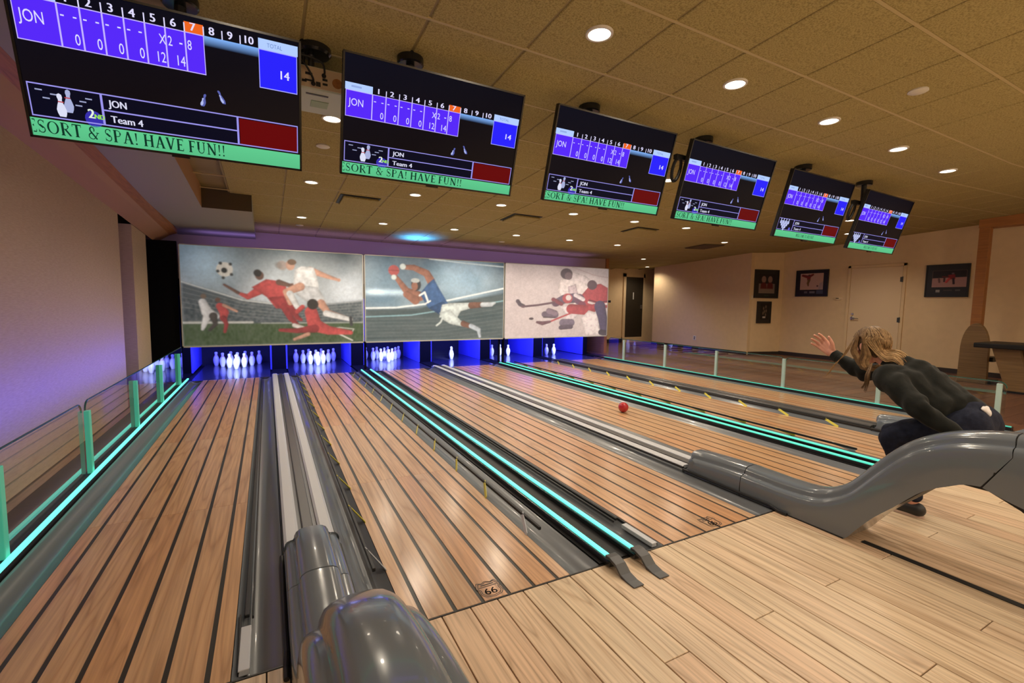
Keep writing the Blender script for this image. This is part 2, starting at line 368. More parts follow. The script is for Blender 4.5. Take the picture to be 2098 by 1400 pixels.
# ------------------------------------------------------------------ LANES
names = ['leftmost lane beside the glass rail and tan wall', 'second lane from the left with yellow bumper brackets along both edges',
 'third lane from the left between teal tubes and the grey hood', 'fourth lane from the left with the red ball rolling on it',
 'fifth lane from the left with raised black bumper rails', 'rightmost lane beside the right glass rail']
edges = [(-HW, -BD*2.5)] + [(-BD*2.5+BD*j, -BD*1.5+BD*j) for j in range(5)] + [(BD*2.5, HW)]
ysplit = [FOUL+.0026, 2.55, 3.85, 5.2, END]
board = {}
GW = .135
gm = {}
for k in range(1, 7):
    xc = lane_x(k)
    t = thing('bowling_lane', 'striped wooden lane, ' + names[k-1], 'lane', (xc, FOUL, 0))
    # bed shows as the dark stripes between boards
    if 'bed' not in board:
        q = MB(); q.box(-HW, HW, 0, END-FOUL, -.03, -.0008); board['bed'] = q.build('lane_bed', M['stripe'], t)
    else: piece('lane_bed', board['bed'], t, (0, 0, 0))
    for j, (a, c) in enumerate(edges):
        a2, c2 = a+(.007 if j else 0), c-(.007 if j < 6 else 0)
        for s_, (y0, y1) in enumerate(zip(ysplit[:-1], ysplit[1:])):
            key = (round(c2-a2, 3), s_)
            wd, ln = c2-a2, y1-y0-.0016
            if key not in board:
                q = MB(); q.box(-wd/2, wd/2, -ln/2, ln/2, -.02, .0012); o = q.build('lane_board', M['lane_wood'], t); board[key] = o
                o.location = ((a2+c2)/2*S, ((y0+y1)/2-FOUL)*S, 0)
            else: piece('lane_board', board[key], t, ((a2+c2)/2, (y0+y1)/2-FOUL, 0))
    # gutters: shallow troughs either side
    for sd in (-1, 1):
        if sd not in gm:
            q = MB(); prof = []
            for a in range(9):
                u = a/8; prof.append((HW+.002+GW*u, -.028*math.sin(math.pi*min(1, u*1.12)) if u < .893 else 0.0))
            prof = [(x_, z_) for x_, z_ in prof]
            top = [(sd*x_, z_) for x_, z_ in prof]; bot = [(sd*x_, -.05) for x_, z_ in prof][::-1]
            ring = top+bot
            q.loft([[(p, 0.006, z_) for p, z_ in ring], [(p, END-FOUL, z_) for p, z_ in ring]])
            gm[sd] = auto_smooth(q.build('gutter', M['gutter'], t), 30)
        else: piece('gutter', gm[sd], t, (0, 0, 0))
    # pin deck behind the boards
    if 'deck' not in board:
        q = MB(); q.box(-.424, .424, END-FOUL+.002, BACK_Y-FOUL, -.05, -.001); board['deck'] = q.build('pin_deck', M['deck'], t)
    else: piece('pin_deck', board['deck'], t, (0, 0, 0))

# ------------------------------------------------------------------ lettering helpers
_txt = {}
def text_geo(st):
    if st in _txt: return _txt[st]
    cu = bpy.data.curves.new('tmp', 'FONT'); cu.body = st; cu.size = 1; cu.resolution_u = 3
    o = bpy.data.objects.new('tmp', cu); COL.objects.link(o); dg = bpy.context.evaluated_depsgraph_get(); ev = o.evaluated_get(dg); me = ev.to_mesh()
    vs = [(v.co.x, v.co.y) for v in me.vertices]; fs = [tuple(p.vertices) for p in me.polygons]
    ev.to_mesh_clear(); bpy.data.objects.remove(o); bpy.data.curves.remove(cu)
    _txt[st] = (vs, fs); return _txt[st]
# small serif alphabet: strokes (points, start width, end width) in a cell of height 1
TH, TN = .17, .085
def arc(cx, cy_, rx, ry, a0, a1, n=10): return [(cx+rx*math.cos(math.radians(a0+(a1-a0)*i/n)), cy_+ry*math.sin(math.radians(a0+(a1-a0)*i/n))) for i in range(n+1)]
def stem(x, y0=0, y1=1, w=TH, sf=True): 
    r = [([(x, y0), (x, y1)], w, w)]
    if sf: r += [([(x-.14, y+(.02 if y == y0 else -.02)), (x+.14, y+(.02 if y == y0 else -.02))], .062, .062) for y in (y0, y1)]
    return r
def ring(cx, rx): return [('ring', cx, .5, rx, .5)]
SERIF = {
 'E': (.62, stem(.17)+[([(.17,.975),(.55,.975)],TN,TN),([(.55,.98),(.55,.80)],.05,.03),([(.17,.52),(.44,.52)],TN,TN),([(.44,.60),(.44,.43)],.04,.04),([(.17,.025),(.57,.025)],TN,TN),([(.57,.02),(.58,.21)],.05,.03)]),
 'S': (.56, [(arc(.28,.745,.19,.235,30,270,12)+arc(.28,.265,.21,.245,90,-150,12), .07, .07), ([(.45,.97),(.45,.75)],.045,.03), ([(.08,.03),(.08,.26)],.045,.03), ([(.16,.62),(.40,.40)],.15,.15)]),
 'O': (.86, ring(.43,.40)), 'C': (.74, [(arc(.42,.5,.36,.47,50,310,18), .10, .10), ([(.66,.98),(.66,.72)],.045,.03), ([(.09,.72),(.09,.28)],.08,.08)]),
 'R': (.74, stem(.17)+[([(.17,.975)]+arc(.34,.74,.22,.235,90,-90,10)+[(.17,.505)],.06,.06),([(.545,.80),(.545,.68)],.11,.11),([(.34,.50),(.66,.03)],.13,.13),([(.58,.02),(.74,.02)],.062,.062)]),
 'T': (.70, stem(.35)+[([(.04,.975),(.66,.975)],TN,TN),([(.05,.98),(.05,.78)],.05,.03),([(.65,.98),(.65,.78)],.05,.03)]),
 'P': (.66, stem(.17)+[([(.17,.975)]+arc(.34,.73,.22,.245,90,-90,10)+[(.17,.485)],.06,.06),([(.545,.80),(.545,.66)],.11,.11)]),
 'A': (.80, [([(.14,.02),(.40,1)],TN,TN),([(.40,1),(.66,.02)],TH,TH),([(.22,.34),(.57,.34)],.05,.05),([(.02,.02),(.26,.02)],.062,.062),([(.54,.02),(.79,.02)],.062,.062)]),
 'H': (.86, stem(.18)+stem(.68)+[([(.18,.51),(.68,.51)],TN,TN)]),
 'V': (.78, [([(.12,.98),(.38,0)],TH,TH),([(.38,0),(.64,.98)],TN,TN),([(0,.98),(.25,.98)],.062,.062),([(.53,.98),(.77,.98)],.062,.062)]),
 'F': (.60, stem(.17)+[([(.17,.975),(.54,.975)],TN,TN),([(.54,.98),(.54,.80)],.05,.03),([(.17,.5),(.42,.5)],TN,TN),([(.42,.58),(.42,.42)],.04,.04)]),
 'U': (.82, [([(.18,.98),(.18,.32)],TH,TH),(arc(.41,.32,.23,.30,180,360,10),.09,.05),([(.64,.32),(.64,.98)],TN,TN),([(.04,.98),(.32,.98)],.062,.062),([(.52,.98),(.76,.98)],.062,.062)]),
 'N': (.86, [([(.16,.02),(.16,.98)],TN,TN),([(.14,.98),(.70,.0)],TH,TH),([(.70,0),(.70,.98)],TN,TN),([(.04,.02),(.28,.02)],.062,.062),([(.02,.98),(.16,.98)],.062,.062),([(.58,.98),(.82,.98)],.062,.062)]),
 'L': (.60, stem(.17)+[([(.17,.025),(.55,.025)],TN,TN),([(.55,.02),(.56,.23)],.05,.03)]),
 'M': (.98, [([(.15,.02),(.17,.98)],TN,TN),([(.17,.98),(.48,.02)],TH,TH),([(.48,.02),(.80,.98)],TN,TN),([(.80,.98),(.82,.02)],TH,TH),([(.04,.02),(.26,.02)],.062,.062),([(.70,.02),(.94,.02)],.062,.062)]),
 'W': (1.06, [([(.12,.98),(.32,0)],TH,TH),([(.32,0),(.52,.98)],TN,TN),([(.52,.98),(.72,0)],TH,TH),([(.72,0),(.92,.98)],TN,TN),([(0,.98),(.24,.98)],.062,.062),([(.82,.98),(1.04,.98)],.062,.062)]),
 '!': (.32, [([(.16,.98),(.16,.30)],.14,.05),([(.16,.0),(.16,.13)],.13,.13)]),
 '&': (.86, [(arc(.36,.77,.15,.21,-40,220,12)+[(.66,.02)],.07,.12),(arc(.34,.25,.24,.24,100,300,10)+[(.60,.24),(.74,.52)],.09,.05),([(.26,.60),(.36,.50)],.1,.1),([(.64,.54),(.84,.54)],.062,.062)]),
}
def serif(st):
    """list of quads (4 points) for a line of serif capitals, height 1"""
    out = []; x0 = 0
    for ch in st:
        if ch == ' ': x0 += .32; continue
        wd, strokes = SERIF[ch]
        for s_ in strokes:
            if s_[0] == 'ring':
                _, cx, cy_, rx, ry = s_; n = 24
                for i in range(n):
                    a, c = 2*math.pi*i/n, 2*math.pi*(i+1)/n
                    def pt(an, inner): return (x0+cx+(rx-(.14 if inner else 0))*math.cos(an), cy_+(ry-(.05 if inner else 0))*math.sin(an))
                    out.append([pt(a,0), pt(c,0), pt(c,1), pt(a,1)])
                continue
            pts, w0, w1 = s_; n = len(pts)-1
            for i in range(n):
                (ax, ay), (bx_, by) = pts[i], pts[i+1]; dx, dy = bx_-ax, by-ay; l = math.hypot(dx, dy) or 1; nx, ny = -dy/l, dx/l
                wa, wb = w0+(w1-w0)*i/n, w0+(w1-w0)*(i+1)/n
                out.append([(x0+ax+nx*wa/2, ay+ny*wa/2), (x0+ax-nx*wa/2, ay-ny*wa/2), (x0+bx_-nx*wb/2, by-ny*wb/2), (x0+bx_+nx*wb/2, by+ny*wb/2)])
        x0 += wd+.06
    return out, x0

# route shields printed at the foul line of lanes (outline shield, bar and 66)
def shield(lane_root, xo, yo):
    q = MB(); z = .0016
    def seg(a, c, wd=.0035):
        dx, dy = c[0]-a[0], c[1]-a[1]; l = math.hypot(dx, dy) or 1; nx, ny = -dy/l*wd/2, dx/l*wd/2
        q.add([(a[0]+nx, a[1]+ny, z), (a[0]-nx, a[1]-ny, z), (c[0]-nx, c[1]-ny, z), (c[0]+nx, c[1]+ny, z)], [(0,1,2,3)])
    for k in (1.0, .86):
        P = [(0,-.05),(.03,-.042),(.04,-.028),(.038,-.005),(.045,.012),(.034,.04),(.017,.033),(0,.042)]
        P = [(xo+a*k, yo+c*k) for a, c in P] + [(xo-a*k, yo+c*k) for a, c in P[::-1]]
        for a, c in zip(P[:-1], P[1:]): seg(a, c, .003)
    seg((xo-.035, yo+.012), (xo+.035, yo+.012), .004)
    seg((xo-.024, yo+.022), (xo+.024, yo+.022), .006)
    vs, fs = text_geo('66')
    for ox in (0, .0012):
        q.add([(xo-.027+ox+v[0]*.048, yo-.033+v[1]*.048, z+.0001) for v in vs], fs)
    q.build('route_shield_print', M['foul'], lane_root, fix=False)
lanes = [o for o in bpy.data.objects if o.name.startswith('bowling_lane')]
lanes.sort(key=lambda o: o.location.x)
shield(lanes[1], 0.0, .062); shield(lanes[2], 0.05, .062)

# ------------------------------------------------------------------ CEILING (falls gently towards the pin end)
TA, TX0, TY0 = .4703, .6389, 2.0048
XBR = TX0 + 10*TA
def Hc(x, y): return 1 + 1.3 - CS*y - CT*x + max(0, x-XBR)/(XR-XBR)*.18
b = MB()
xs = [XL-.4, XBR, 13]; ys = [YB, 10.2]
for up in (.035, .16):
    b.add([(x_, y_, Hc(x_, y_)+up) for x_ in xs for y_ in ys], [(0,1,3,2), (2,3,5,4)])
ceiling = b.build('ceiling', M['tbar'], kind='structure')
def to_px(p):
    v = cam.matrix_world.inverted() @ Vector([c*S for c in p])
    if v.z > -.05: return None
    return 1049+FPX*v.x/-v.z, 700-FPX*v.y/-v.z
vis = []
for i in range(-3, 19):
    for j in range(-4, 16):
        x0, y0 = TX0+i*TA, TY0+j*TA
        if x0 < -.62 or x0+TA > XR+.3 or y0+TA > 9.4: continue
        P = [to_px((x_, y_, Hc(x_, y_))) for x_ in (x0, x0+TA) for y_ in (y0, y0+TA)]
        P = [p for p in P if p]
        if not P: continue
        wx = max(0, min(2098, max(p[0] for p in P))-max(0, min(p[0] for p in P))); wy = max(0, min(1400, max(p[1] for p in P))-max(0, min(p[1] for p in P)))
        vis.append((wx*wy, i, j))
vis.sort(reverse=True)
tm = {}
stuff = MB()
def tile_geo(q, xc, yc, zc, h=TA/2-.0055, th=.03):
    g = lambda x_, y_: -CS*y_ - CT*x_ + (x_*.18/(XR-XBR) if xc_is_right else 0)
    vs = [(xc+x_, yc+y_, zc+g(x_, y_)+dz) for dz in (0, th) for x_, y_ in ((-h,-h),(h,-h),(h,h),(-h,h))]
    q.add(vs, [(0,3,2,1),(4,5,6,7),(0,1,5,4),(1,2,6,5),(2,3,7,6),(3,0,4,7)])
for n, (ar, i, j) in enumerate(vis):
    if ar <= 0: continue
    xc, yc = TX0+(i+.5)*TA, TY0+(j+.5)*TA; xc_is_right = i >= 10; zc = Hc(xc, yc)
    if n < 290:
        if xc_is_right not in tm:
            q = MB(); tile_geo(q, 0, 0, 0); tm[xc_is_right] = q.build('ceiling_tile', M['tile'], ceiling, bevel=.004, seg=1)
            tm[xc_is_right].location = (xc*S, yc*S, zc*S)
        else: piece('ceiling_tile', tm[xc_is_right], ceiling, (xc, yc, zc))
    else: tile_geo(stuff, xc, yc, zc)
if stuff.v: stuff.build('ceiling_tile_field', M['tile'], ceiling, kind='stuff')
# exposed grid bars between the tiles: main runners recessed, cross tees almost flush
b = MB()
for i in range(-3, 20):
    x_ = TX0+i*TA
    if -.62 < x_ < XR: b.bar((x_, YB, Hc(x_, YB)+.012), (x_, 9.4, Hc(x_, 9.4)+.012), .02, .012)
b.build('main_runners', M['tbar'], ceiling, kind='stuff')
b = MB()
for j in range(-6, 17):
    y_ = TY0+j*TA
    b.bar((-.6, y_, Hc(-.6, y_)+.003), (XBR, y_, Hc(XBR, y_)+.003), .014, .008); b.bar((XBR, y_, Hc(XBR, y_)+.003), (XR, y_, Hc(XR, y_)+.003), .014, .008)
b.build('cross_tees', M['tbar_lit'], ceiling, kind='stuff')

# ------------------------------------------------------------------ WALLS
def poly_wall(name, pts, thick, m, **kw):
    """pts: 4 corner points (front face); thick: vector"""
    q = MB(); t = Vector(thick); n = len(pts)
    vs = [Vector(p) for p in pts]+[Vector(p)+t for p in pts]
    q.add(vs, [tuple(range(n)), tuple(range(n, 2*n))[::-1]]+[(k, (k+1)%n, n+(k+1)%n, n+k) for k in range(n)])
    return q.build(name, m, kind='structure', **kw)
def WT(y): return 1.842 - .054*(y-3.3)        # top of the left wall panel
poly_wall('wall_left', [(XL,YB,-.03),(XL,5.32,-.03),(XL,5.32,WT(5.32)),(XL,YB,WT(YB))], (-.12,0,0), M['wall_tan'])
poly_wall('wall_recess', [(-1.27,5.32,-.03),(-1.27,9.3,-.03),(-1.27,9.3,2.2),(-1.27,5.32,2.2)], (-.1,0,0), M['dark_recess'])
poly_wall('trim_1', [(XL,5.78,-.03),(XL,6.37,-.03),(XL,6.37,1.672),(XL,5.78,1.704)], (-.12,0,0), M['wall_tan'])
# stepped soffit along the left wall with a return above the pin end
def us(y): return 1.862 - .0585*(y-5.385)
poly_wall('trim_2', [(XL,YB,WT(YB)),(XL,6.9,WT(6.9)),(-1.01,6.9,us(6.9)-.03),(-1.01,YB,us(YB)-.03)], (-.02,0,.06), M['panel_orange'])
poly_wall('trim_3', [(-1.01,YB,us(YB)-.03),(-1.01,6.9,us(6.9)-.03),(-.94,6.9,us(6.9)-.002),(-.94,YB,us(YB)-.002)], (0,0,.05), M['wood_trim'])
b = MB(); b.add([(-1.0,YB,us(YB)),(-.53,YB,us(YB)),(-.53,5.385,us(5.385)),(-1.0,5.385,us(5.385)),(-1.0,YB,2.6),(-.53,YB,2.6),(-.53,5.385,2.2),(-1.0,5.385,2.2)],
    [(0,3,2,1),(4,5,6,7),(0,1,5,4),(2,3,7,6),(3,0,4,7)])
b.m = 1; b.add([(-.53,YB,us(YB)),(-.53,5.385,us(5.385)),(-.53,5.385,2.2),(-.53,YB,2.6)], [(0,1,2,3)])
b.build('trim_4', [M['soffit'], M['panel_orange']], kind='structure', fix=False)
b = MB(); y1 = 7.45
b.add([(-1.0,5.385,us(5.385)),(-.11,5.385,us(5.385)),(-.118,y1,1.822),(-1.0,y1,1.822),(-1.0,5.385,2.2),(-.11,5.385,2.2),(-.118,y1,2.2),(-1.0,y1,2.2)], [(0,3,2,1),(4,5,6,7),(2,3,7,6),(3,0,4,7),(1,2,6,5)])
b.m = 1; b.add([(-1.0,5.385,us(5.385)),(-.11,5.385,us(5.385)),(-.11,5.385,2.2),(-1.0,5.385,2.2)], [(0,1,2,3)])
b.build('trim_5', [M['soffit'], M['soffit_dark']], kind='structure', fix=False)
# bulkhead above the pin end
poly_wall('wall_back', [(-1.3,7.45,1.25),(6.03,7.45,1.25),(6.03,7.45,2.2),(-1.3,7.45,2.2)], (0,.12,0), M['fascia'])
poly_wall('trim_6', [(6.03,7.42,0),(6.10,7.42,0),(6.10,7.42,2.2),(6.03,7.42,2.2)], (0,.9,0), M['wood_trim'])
# far right: passage end wall, corridor side wall, nook, main right wall
poly_wall('wall_passage', [(5.6,9.3,-.03),(10.6,9.3,-.03),(10.6,9.3,2.4),(5.6,9.3,2.4)], (0,.12,0), M['wall_cream'])
b = MB(); b.box(8.62, 9.35, 6.08, 8.72, -.03, 2.35); b.build('wall_corridor', M['wall_cream'], kind='structure')
poly_wall('wall_nook', [(8.63,6.10,-.03),(XR,5.90,-.03),(XR,5.90,2.3),(8.63,6.10,2.3)], (0,.08,0), M['wall_cream'])
poly_wall('wall_right', [(XR,YB,-.03),(XR,5.95,-.03),(XR,5.95,2.4),(XR,YB,2.5)], (.12,0,0), M['wall_cream'])
poly_wall('wall_rear', [(XL-.3,YB,-.03),(13,YB,-.03),(13,YB,2.6),(XL-.3,YB,2.6)], (0,-.12,0), M['wall_cream'])
for nm, pts, th in (('baseboard_right', [(XR-.012,YB,0),(XR-.012,5.9,0),(XR-.012,5.9,.07),(XR-.012,YB,.07)], (.012,0,0)),
    ('baseboard_nook', [(8.62,6.09,0),(XR,5.888,0),(XR,5.888,.06),(8.62,6.09,.06)], (0,.015,0)),
    ('baseboard_corridor', [(8.607,6.08,0),(8.607,8.73,0),(8.607,8.73,.06),(8.607,6.08,.06)], (.014,0,0)),
    ('baseboard_passage', [(6.1,9.288,0),(8.12,9.288,0),(8.12,9.288,.09),(6.1,9.288,.09)], (0,.012,0))):
    poly_wall(nm, pts, th, M['baseboard'])
# orange wood column and header on the right
b = MB(); b.box(8.80, 8.90, 2.665, 2.78, 0, 2.25); b.build('trim_7', M['wood_trim'], kind='structure', bevel=.006)
b = MB(); b.box(8.78, 9.0, YB, 2.78, 2.12, 2.4); b.build('trim_8', M['wood_trim'], kind='structure')

# door with frame in the right wall
dr = MB(); dr.box(XR-.012, XR+.01, 3.86, 4.635, .01, 1.695)
door1 = dr.build('door_1', M['door_cream'], kind='structure', org=(XR, 4.25, 0), bevel=.003)
q = MB()
for y0_, y1_ in ((3.81, 3.855), (4.64, 4.685)): q.box(XR-.02, XR, y0_, y1_, 0, 1.745)
q.box(XR-.02, XR, 3.81, 4.685, 1.70, 1.745); q.build('door_frame', M['wall_cream'], door1, org=(XR, 4.25, 0), bevel=.003)
for z_ in (1.475, .795, .2):
    q = MB(); q.tube([(XR-.022, 3.855, z_-.045), (XR-.022, 3.855, z_+.045)], .011, 8); q.box(XR-.016, XR-.011, 3.862, 3.89, z_-.04, z_+.04); q.build('hinge', M['dark_grey'], door1, org=(XR, 4.25, 0))
q = MB(); q.T = Matrix.Translation((XR-.012, 4.565, .80)) @ Matrix.Rotation(math.radians(-90), 4, 'Y')
q.lathe([(.034, 0), (.034, .008), (.02, .012), (.014, .03), (.014, .042)], n=16); q.T = None
q.tube([(XR-.05, 4.565, .80), (XR-.05, 4.53, .80), (XR-.047, 4.46, .797)], [.011, .010, .008], 8)
auto_smooth(q.build('door_handle', M['silver'], door1, org=(XR, 4.25, 0)))
q = MB(); q.T = Matrix.Translation((XR-.012, 4.565, .875)) @ Matrix.Rotation(math.radians(-90), 4, 'Y'); q.lathe([(.022, 0), (.02, .012), (.012, .02)], n=14); auto_smooth(q.build('lock', M['silver'], door1, org=(XR, 4.25, 0)))
# dark passage door at the far end
q = MB(); q.box(8.2, 8.79, 9.275, 9.30, .135, 1.695)
door2 = q.build('door_2', M['door_dark'], kind='structure', org=(8.5, 9.3, 0))
q = MB(); q.box(8.12, 8.2, 9.265, 9.30, .0, 1.78); q.box(8.79, 8.85, 9.265, 9.30, 0, 1.78); q.box(8.12, 8.85, 9.265, 9.30, 1.695, 1.78); q.box(8.12, 8.85, 9.26, 9.3, 0, .135); q.build('door_frame', M['wall_cream'], door2, org=(8.5, 9.3, 0))
q = MB(); q.box(8.44, 8.465, 9.262, 9.276, 1.12, 1.30); q.build('glass_slot', M['trim_white'], door2, org=(8.5, 9.3, 0))
q = MB(); q.box(8.715, 8.74, 9.245, 9.276, .88, .98); q.build('door_handle', M['silver'], door2, org=(8.5, 9.3, 0))

# ------------------------------------------------------------------ CEILING LIGHTS
LIGHTS = [(1.341,1.748),(2.262,1.752),(3.200,1.774),(4.156,1.801),(5.116,1.850),(0.390,3.199),(0.382,4.650),(1.329,4.617),(2.261,4.575),(3.183,4.541),(4.101,4.523),(4.982,4.494),(6.673,5.215),(0.391,6.173),(1.331,6.077),(2.264,6.000),(3.201,5.975),(4.104,5.940),(5.042,5.941),(6.908,7.318),(8.266,8.613),(3.210,3.119),(6.750,3.399),(8.029,4.050)]
wh = ['front row, first from the left over the approach','front row, second from the left over the approach','front row, third from the left over the approach','front row, fourth from the left over the approach','front row, last towards the orange column',
 'seen between the two largest screens under the projector','middle row, below the largest screen beside the dark soffit','middle row, just below the second screen','middle row, between the second and third screens','middle row, just below the third screen','middle row, between the third and fourth screens near a vent','middle row, just below the fourth screen',
 'alone near the corridor corner and the dark return grille','back row, nearest the dark soffit box','back row, second from the soffit box','back row, third from the soffit box, right of the blue glow','back row, fourth from the soffit box','back row, fifth from the soffit box','back row, last one above the end of the hockey print',
 'in the passage, nearer of two before the dark door','in the passage, right above the dark door','peeking out beside the edge of the third screen','seen between the fifth and sixth screens, upper one','seen between the fifth and sixth screens, lower one']
proto = None
for (x_, y_), l in zip(LIGHTS, wh):
    z_ = Hc(x_, y_)
    lb = 'glowing round recessed downlight, ' + l
    if proto is None:
        proto = thing('downlight', lb, 'downlight', (x_, y_, z_), 'recessed ceiling downlights')
        q = MB(); q.lathe([(.049, .012), (.050, -.006), (.060, -.006), (.062, .0), (.062, .01)], n=28); auto_smooth(q.build('trim_ring', M['trim_white'], proto))
        q = MB(); q.lathe([(.0001, -.003), (.0495, -.0025), (.0495, .006)], n=28); q.build('lamp_lens', M['lamp_on'], proto)
        r_ = proto
    else: r_ = copy_thing(proto, (x_, y_, z_), lb)
    sp_ = light('downlight_lamp', 'SPOT', (x_, y_, z_-.02), DOWNLIGHT_W*(.4 if x_ > 8.2 else 1.35 if 4.4 < y_ < 6.3 else 1), WARM, r_, spot_size=math.radians(150), spot_blend=.7, shadow_soft_size=.05)
for x_ in (.4, 1.34, 2.27, 3.2, 4.15, 5.1, 6.6, 8.0):                      # rows behind the camera, out of frame
    for y_ in (.05, -1.4):
        light('approach_lamp', 'SPOT', (x_, y_, Hc(x_, y_)-.02), DOWNLIGHT_W, WARM, spot_size=math.radians(150), spot_blend=.7, shadow_soft_size=.05)
for n, ((x_, y_), l) in enumerate(zip([(3.229,1.329),(.387,3.698),(.396,6.655),(3.239,6.522)], ['out over the approach, right of the lit front row','between the two largest screens','close to the bulkhead beside the dark soffit box','close to the bulkhead above the hockey print'])):
    t = thing('ceiling_disc', 'small round unlit ceiling fitting, ' + l, 'ceiling fitting', (x_, y_, Hc(x_, y_)), 'unlit ceiling discs')
    q = MB(); q.lathe([(.045, .006), (.047, -.006), (.04, -.010)], n=24); auto_smooth(q.build('rim', M['trim_white'], t))
    q = MB(); q.lathe([(.0001, -.012), (.035, -.011), (.04, -.008)], n=24); auto_smooth(q.build('cover', M['lamp_off'], t))
# air diffusers
for (xc, yc, w_, d_), l in zip([(.862,5.1,.39,.37),(2.75,5.02,.38,.38),(4.54,4.9,.38,.34)], ['below the second screen','below the gap between second and third screens','below the third screen']):
    t = thing('ceiling_vent', 'square ceiling air diffuser plate with dark gap and painted shade, ' + l, 'vent', (xc, yc, Hc(xc, yc)))
    q = MB()
    T = Matrix(((1,0,0,xc),(0,1,0,yc),(-CT,-CS,1,Hc(xc,yc)),(0,0,0,1))); q.T = T
    q.box(-w_/2, w_/2, -d_/2, d_/2, -.006, -.001); q.build('gap_shade', M['black'], t, org=(xc, yc, Hc(xc, yc)))  # black sheet: gap round the plate, widened left and near as its painted shadow
    q = MB(); q.T = T; q.box(-w_/2+.03, w_/2-.012, -d_/2+.035, d_/2-.01, -.024, -.006); q.build('face_plate', M['tile'], t, org=(xc, yc, Hc(xc, yc)), bevel=.004)
xc, yc = 6.70, 5.63; t = thing('return_grille', 'dark brown return air grille in the ceiling near the corridor corner', 'vent', (xc, yc, Hc(xc, yc)))
T = Matrix(((1,0,0,xc),(0,1,0,yc),(-CT+.0444,-CS,1,Hc(xc,yc)),(0,0,0,1)))
q = MB(); q.T = T; q.box(-.25,.25,-.21,.21,-.010,-.003); q.build('backing', M['soffit_dark'], t, org=(xc, yc, Hc(xc, yc)))
s0 = None
for k in range(9):
    q = MB(); q.T = T; yk = -.19+k*.0475; q.box(-.24,.24,yk-.012,yk+.012,-.020,-.011); q.build('slat', M['dark_recess'], t, org=(xc, yc, Hc(xc, yc)))

# ------------------------------------------------------------------ PRINTED SCENES ABOVE THE PINS
class Canvas:
    def __init__(s, w_, h_):
        s.w, s.h = w_, h_; s.a = np.zeros((h_, w_, 3)); s.Y, s.X = np.mgrid[0:h_, 0:w_]; s.X = (s.X+.5)/w_; s.Y = (s.Y+.5)/h_; s.asp = h_/w_
    def put(s, m, c, op=1.0): m = np.clip(m, 0, 1)[..., None]*op; s.a = s.a*(1-m)+np.array(c)*m
    def poly(s, P, c, op=1.0, soft=.004):
        if not hasattr(s, 'nz'): s.nz = s.noise(46, 1, 77)+.6*s.noise(90, 1, 78)
        ins = np.zeros_like(s.X, bool); dmin = np.full_like(s.X, 9.); n = len(P)
        for i in range(n):
            (x1, y1_), (x2, y2) = P[i], P[(i+1)%n]
            cond = (y1_ > s.Y) != (y2 > s.Y)
            with np.errstate(divide='ignore', invalid='ignore'): ins ^= cond & (s.X < (x2-x1)*(s.Y-y1_)/((y2-y1_) or 1e-9)+x1)
            dmin = np.minimum(dmin, s.segd((x1, y1_), (x2, y2)))
        sd = np.where(ins, dmin, -dmin); sh = 1 if soft > .01 or P[0][0] == 0 else (.74+.34*np.clip(dmin/.022, 0, 1)+.34*s.nz)[..., None]; s.put(.5+sd/soft, np.array(c)*sh, op)
    def segd(s, a, c):
        ax, ay, bx_, by = a[0], a[1]*s.asp, c[0], c[1]*s.asp; px, py = s.X-ax, s.Y*s.asp-ay; dx, dy = bx_-ax, by-ay; l = dx*dx+dy*dy or 1e-12
        t = np.clip((px*dx+py*dy)/l, 0, 1); return np.hypot(px-t*dx, py-t*dy)
    def limb(s, P, r, c, op=1.0, soft=.004):
        if not hasattr(r, '__len__'): r = [r]*len(P)
        m = np.zeros_like(s.X); sh = np.ones_like(s.X)
        if not hasattr(s, 'nz'): s.nz = s.noise(46, 1, 77)+.6*s.noise(90, 1, 78)
        for i in range(len(P)-1):
            a, b_ = P[i], P[i+1]; ax, ay = a[0], a[1]*s.asp; dx, dy = b_[0]-ax, b_[1]*s.asp-ay; l = dx*dx+dy*dy or 1e-12
            t = np.clip(((s.X-ax)*dx+(s.Y*s.asp-ay)*dy)/l, 0, 1); d = np.hypot(s.X-ax-t*dx, s.Y*s.asp-ay-t*dy); rr = r[i]+(r[i+1]-r[i])*t; mi = .5+(rr-d)/soft; cr = ((s.X-ax)*dy-(s.Y*s.asp-ay)*dx)/(math.sqrt(l)*np.maximum(rr, 1e-6)); cr = cr*(1 if dy > 0 else -1)
            sh = np.where(mi > m, .70+.36*np.sqrt(np.clip(1-cr**2, 0, 1))-.20*cr+.28*s.nz, sh); m = np.maximum(m, mi)
        s.put(m, np.array(c)*(sh[..., None] if max(r) > .008 else 1), op)
    def disc(s, x_, y_, r, c, op=1.0, soft=.004, ry=None):
        ry = ry or r; d = np.hypot((s.X-x_)/r, (s.Y-y_)*s.asp/ry); s.put(.5+(1-d)*r/soft, c, op)
    def glow(s, x_, y_, r, c, op=1.0, ry=None):
        ry = ry or r; d = ((s.X-x_)/r)**2+((s.Y-y_)*s.asp/ry)**2; s.a = s.a + np.exp(-d)[..., None]*np.array(c)*op
    def noise(s, sc, amp, seed=1, sx=1):
        r = np.random.default_rng(seed); gh, gw = max(2, int(sc*s.asp)+2), max(2, int(sc/sx)+2); g = r.random((gh, gw))
        fx = s.X*(gw-1.001); fy = s.Y*(gh-1.001); x0 = fx.astype(int); y0 = fy.astype(int); tx = fx-x0; ty = fy-y0; tx = tx*tx*(3-2*tx); ty = ty*ty*(3-2*ty)
        return ((g[y0, x0]*(1-tx)+g[y0, x0+1]*tx)*(1-ty)+(g[y0+1, x0]*(1-tx)+g[y0+1, x0+1]*tx)*ty-.5)*amp
def lin(c): return tuple((v/255/12.92 if v/255 <= .04045 else ((v/255+.055)/1.055)**2.4) for v in c)
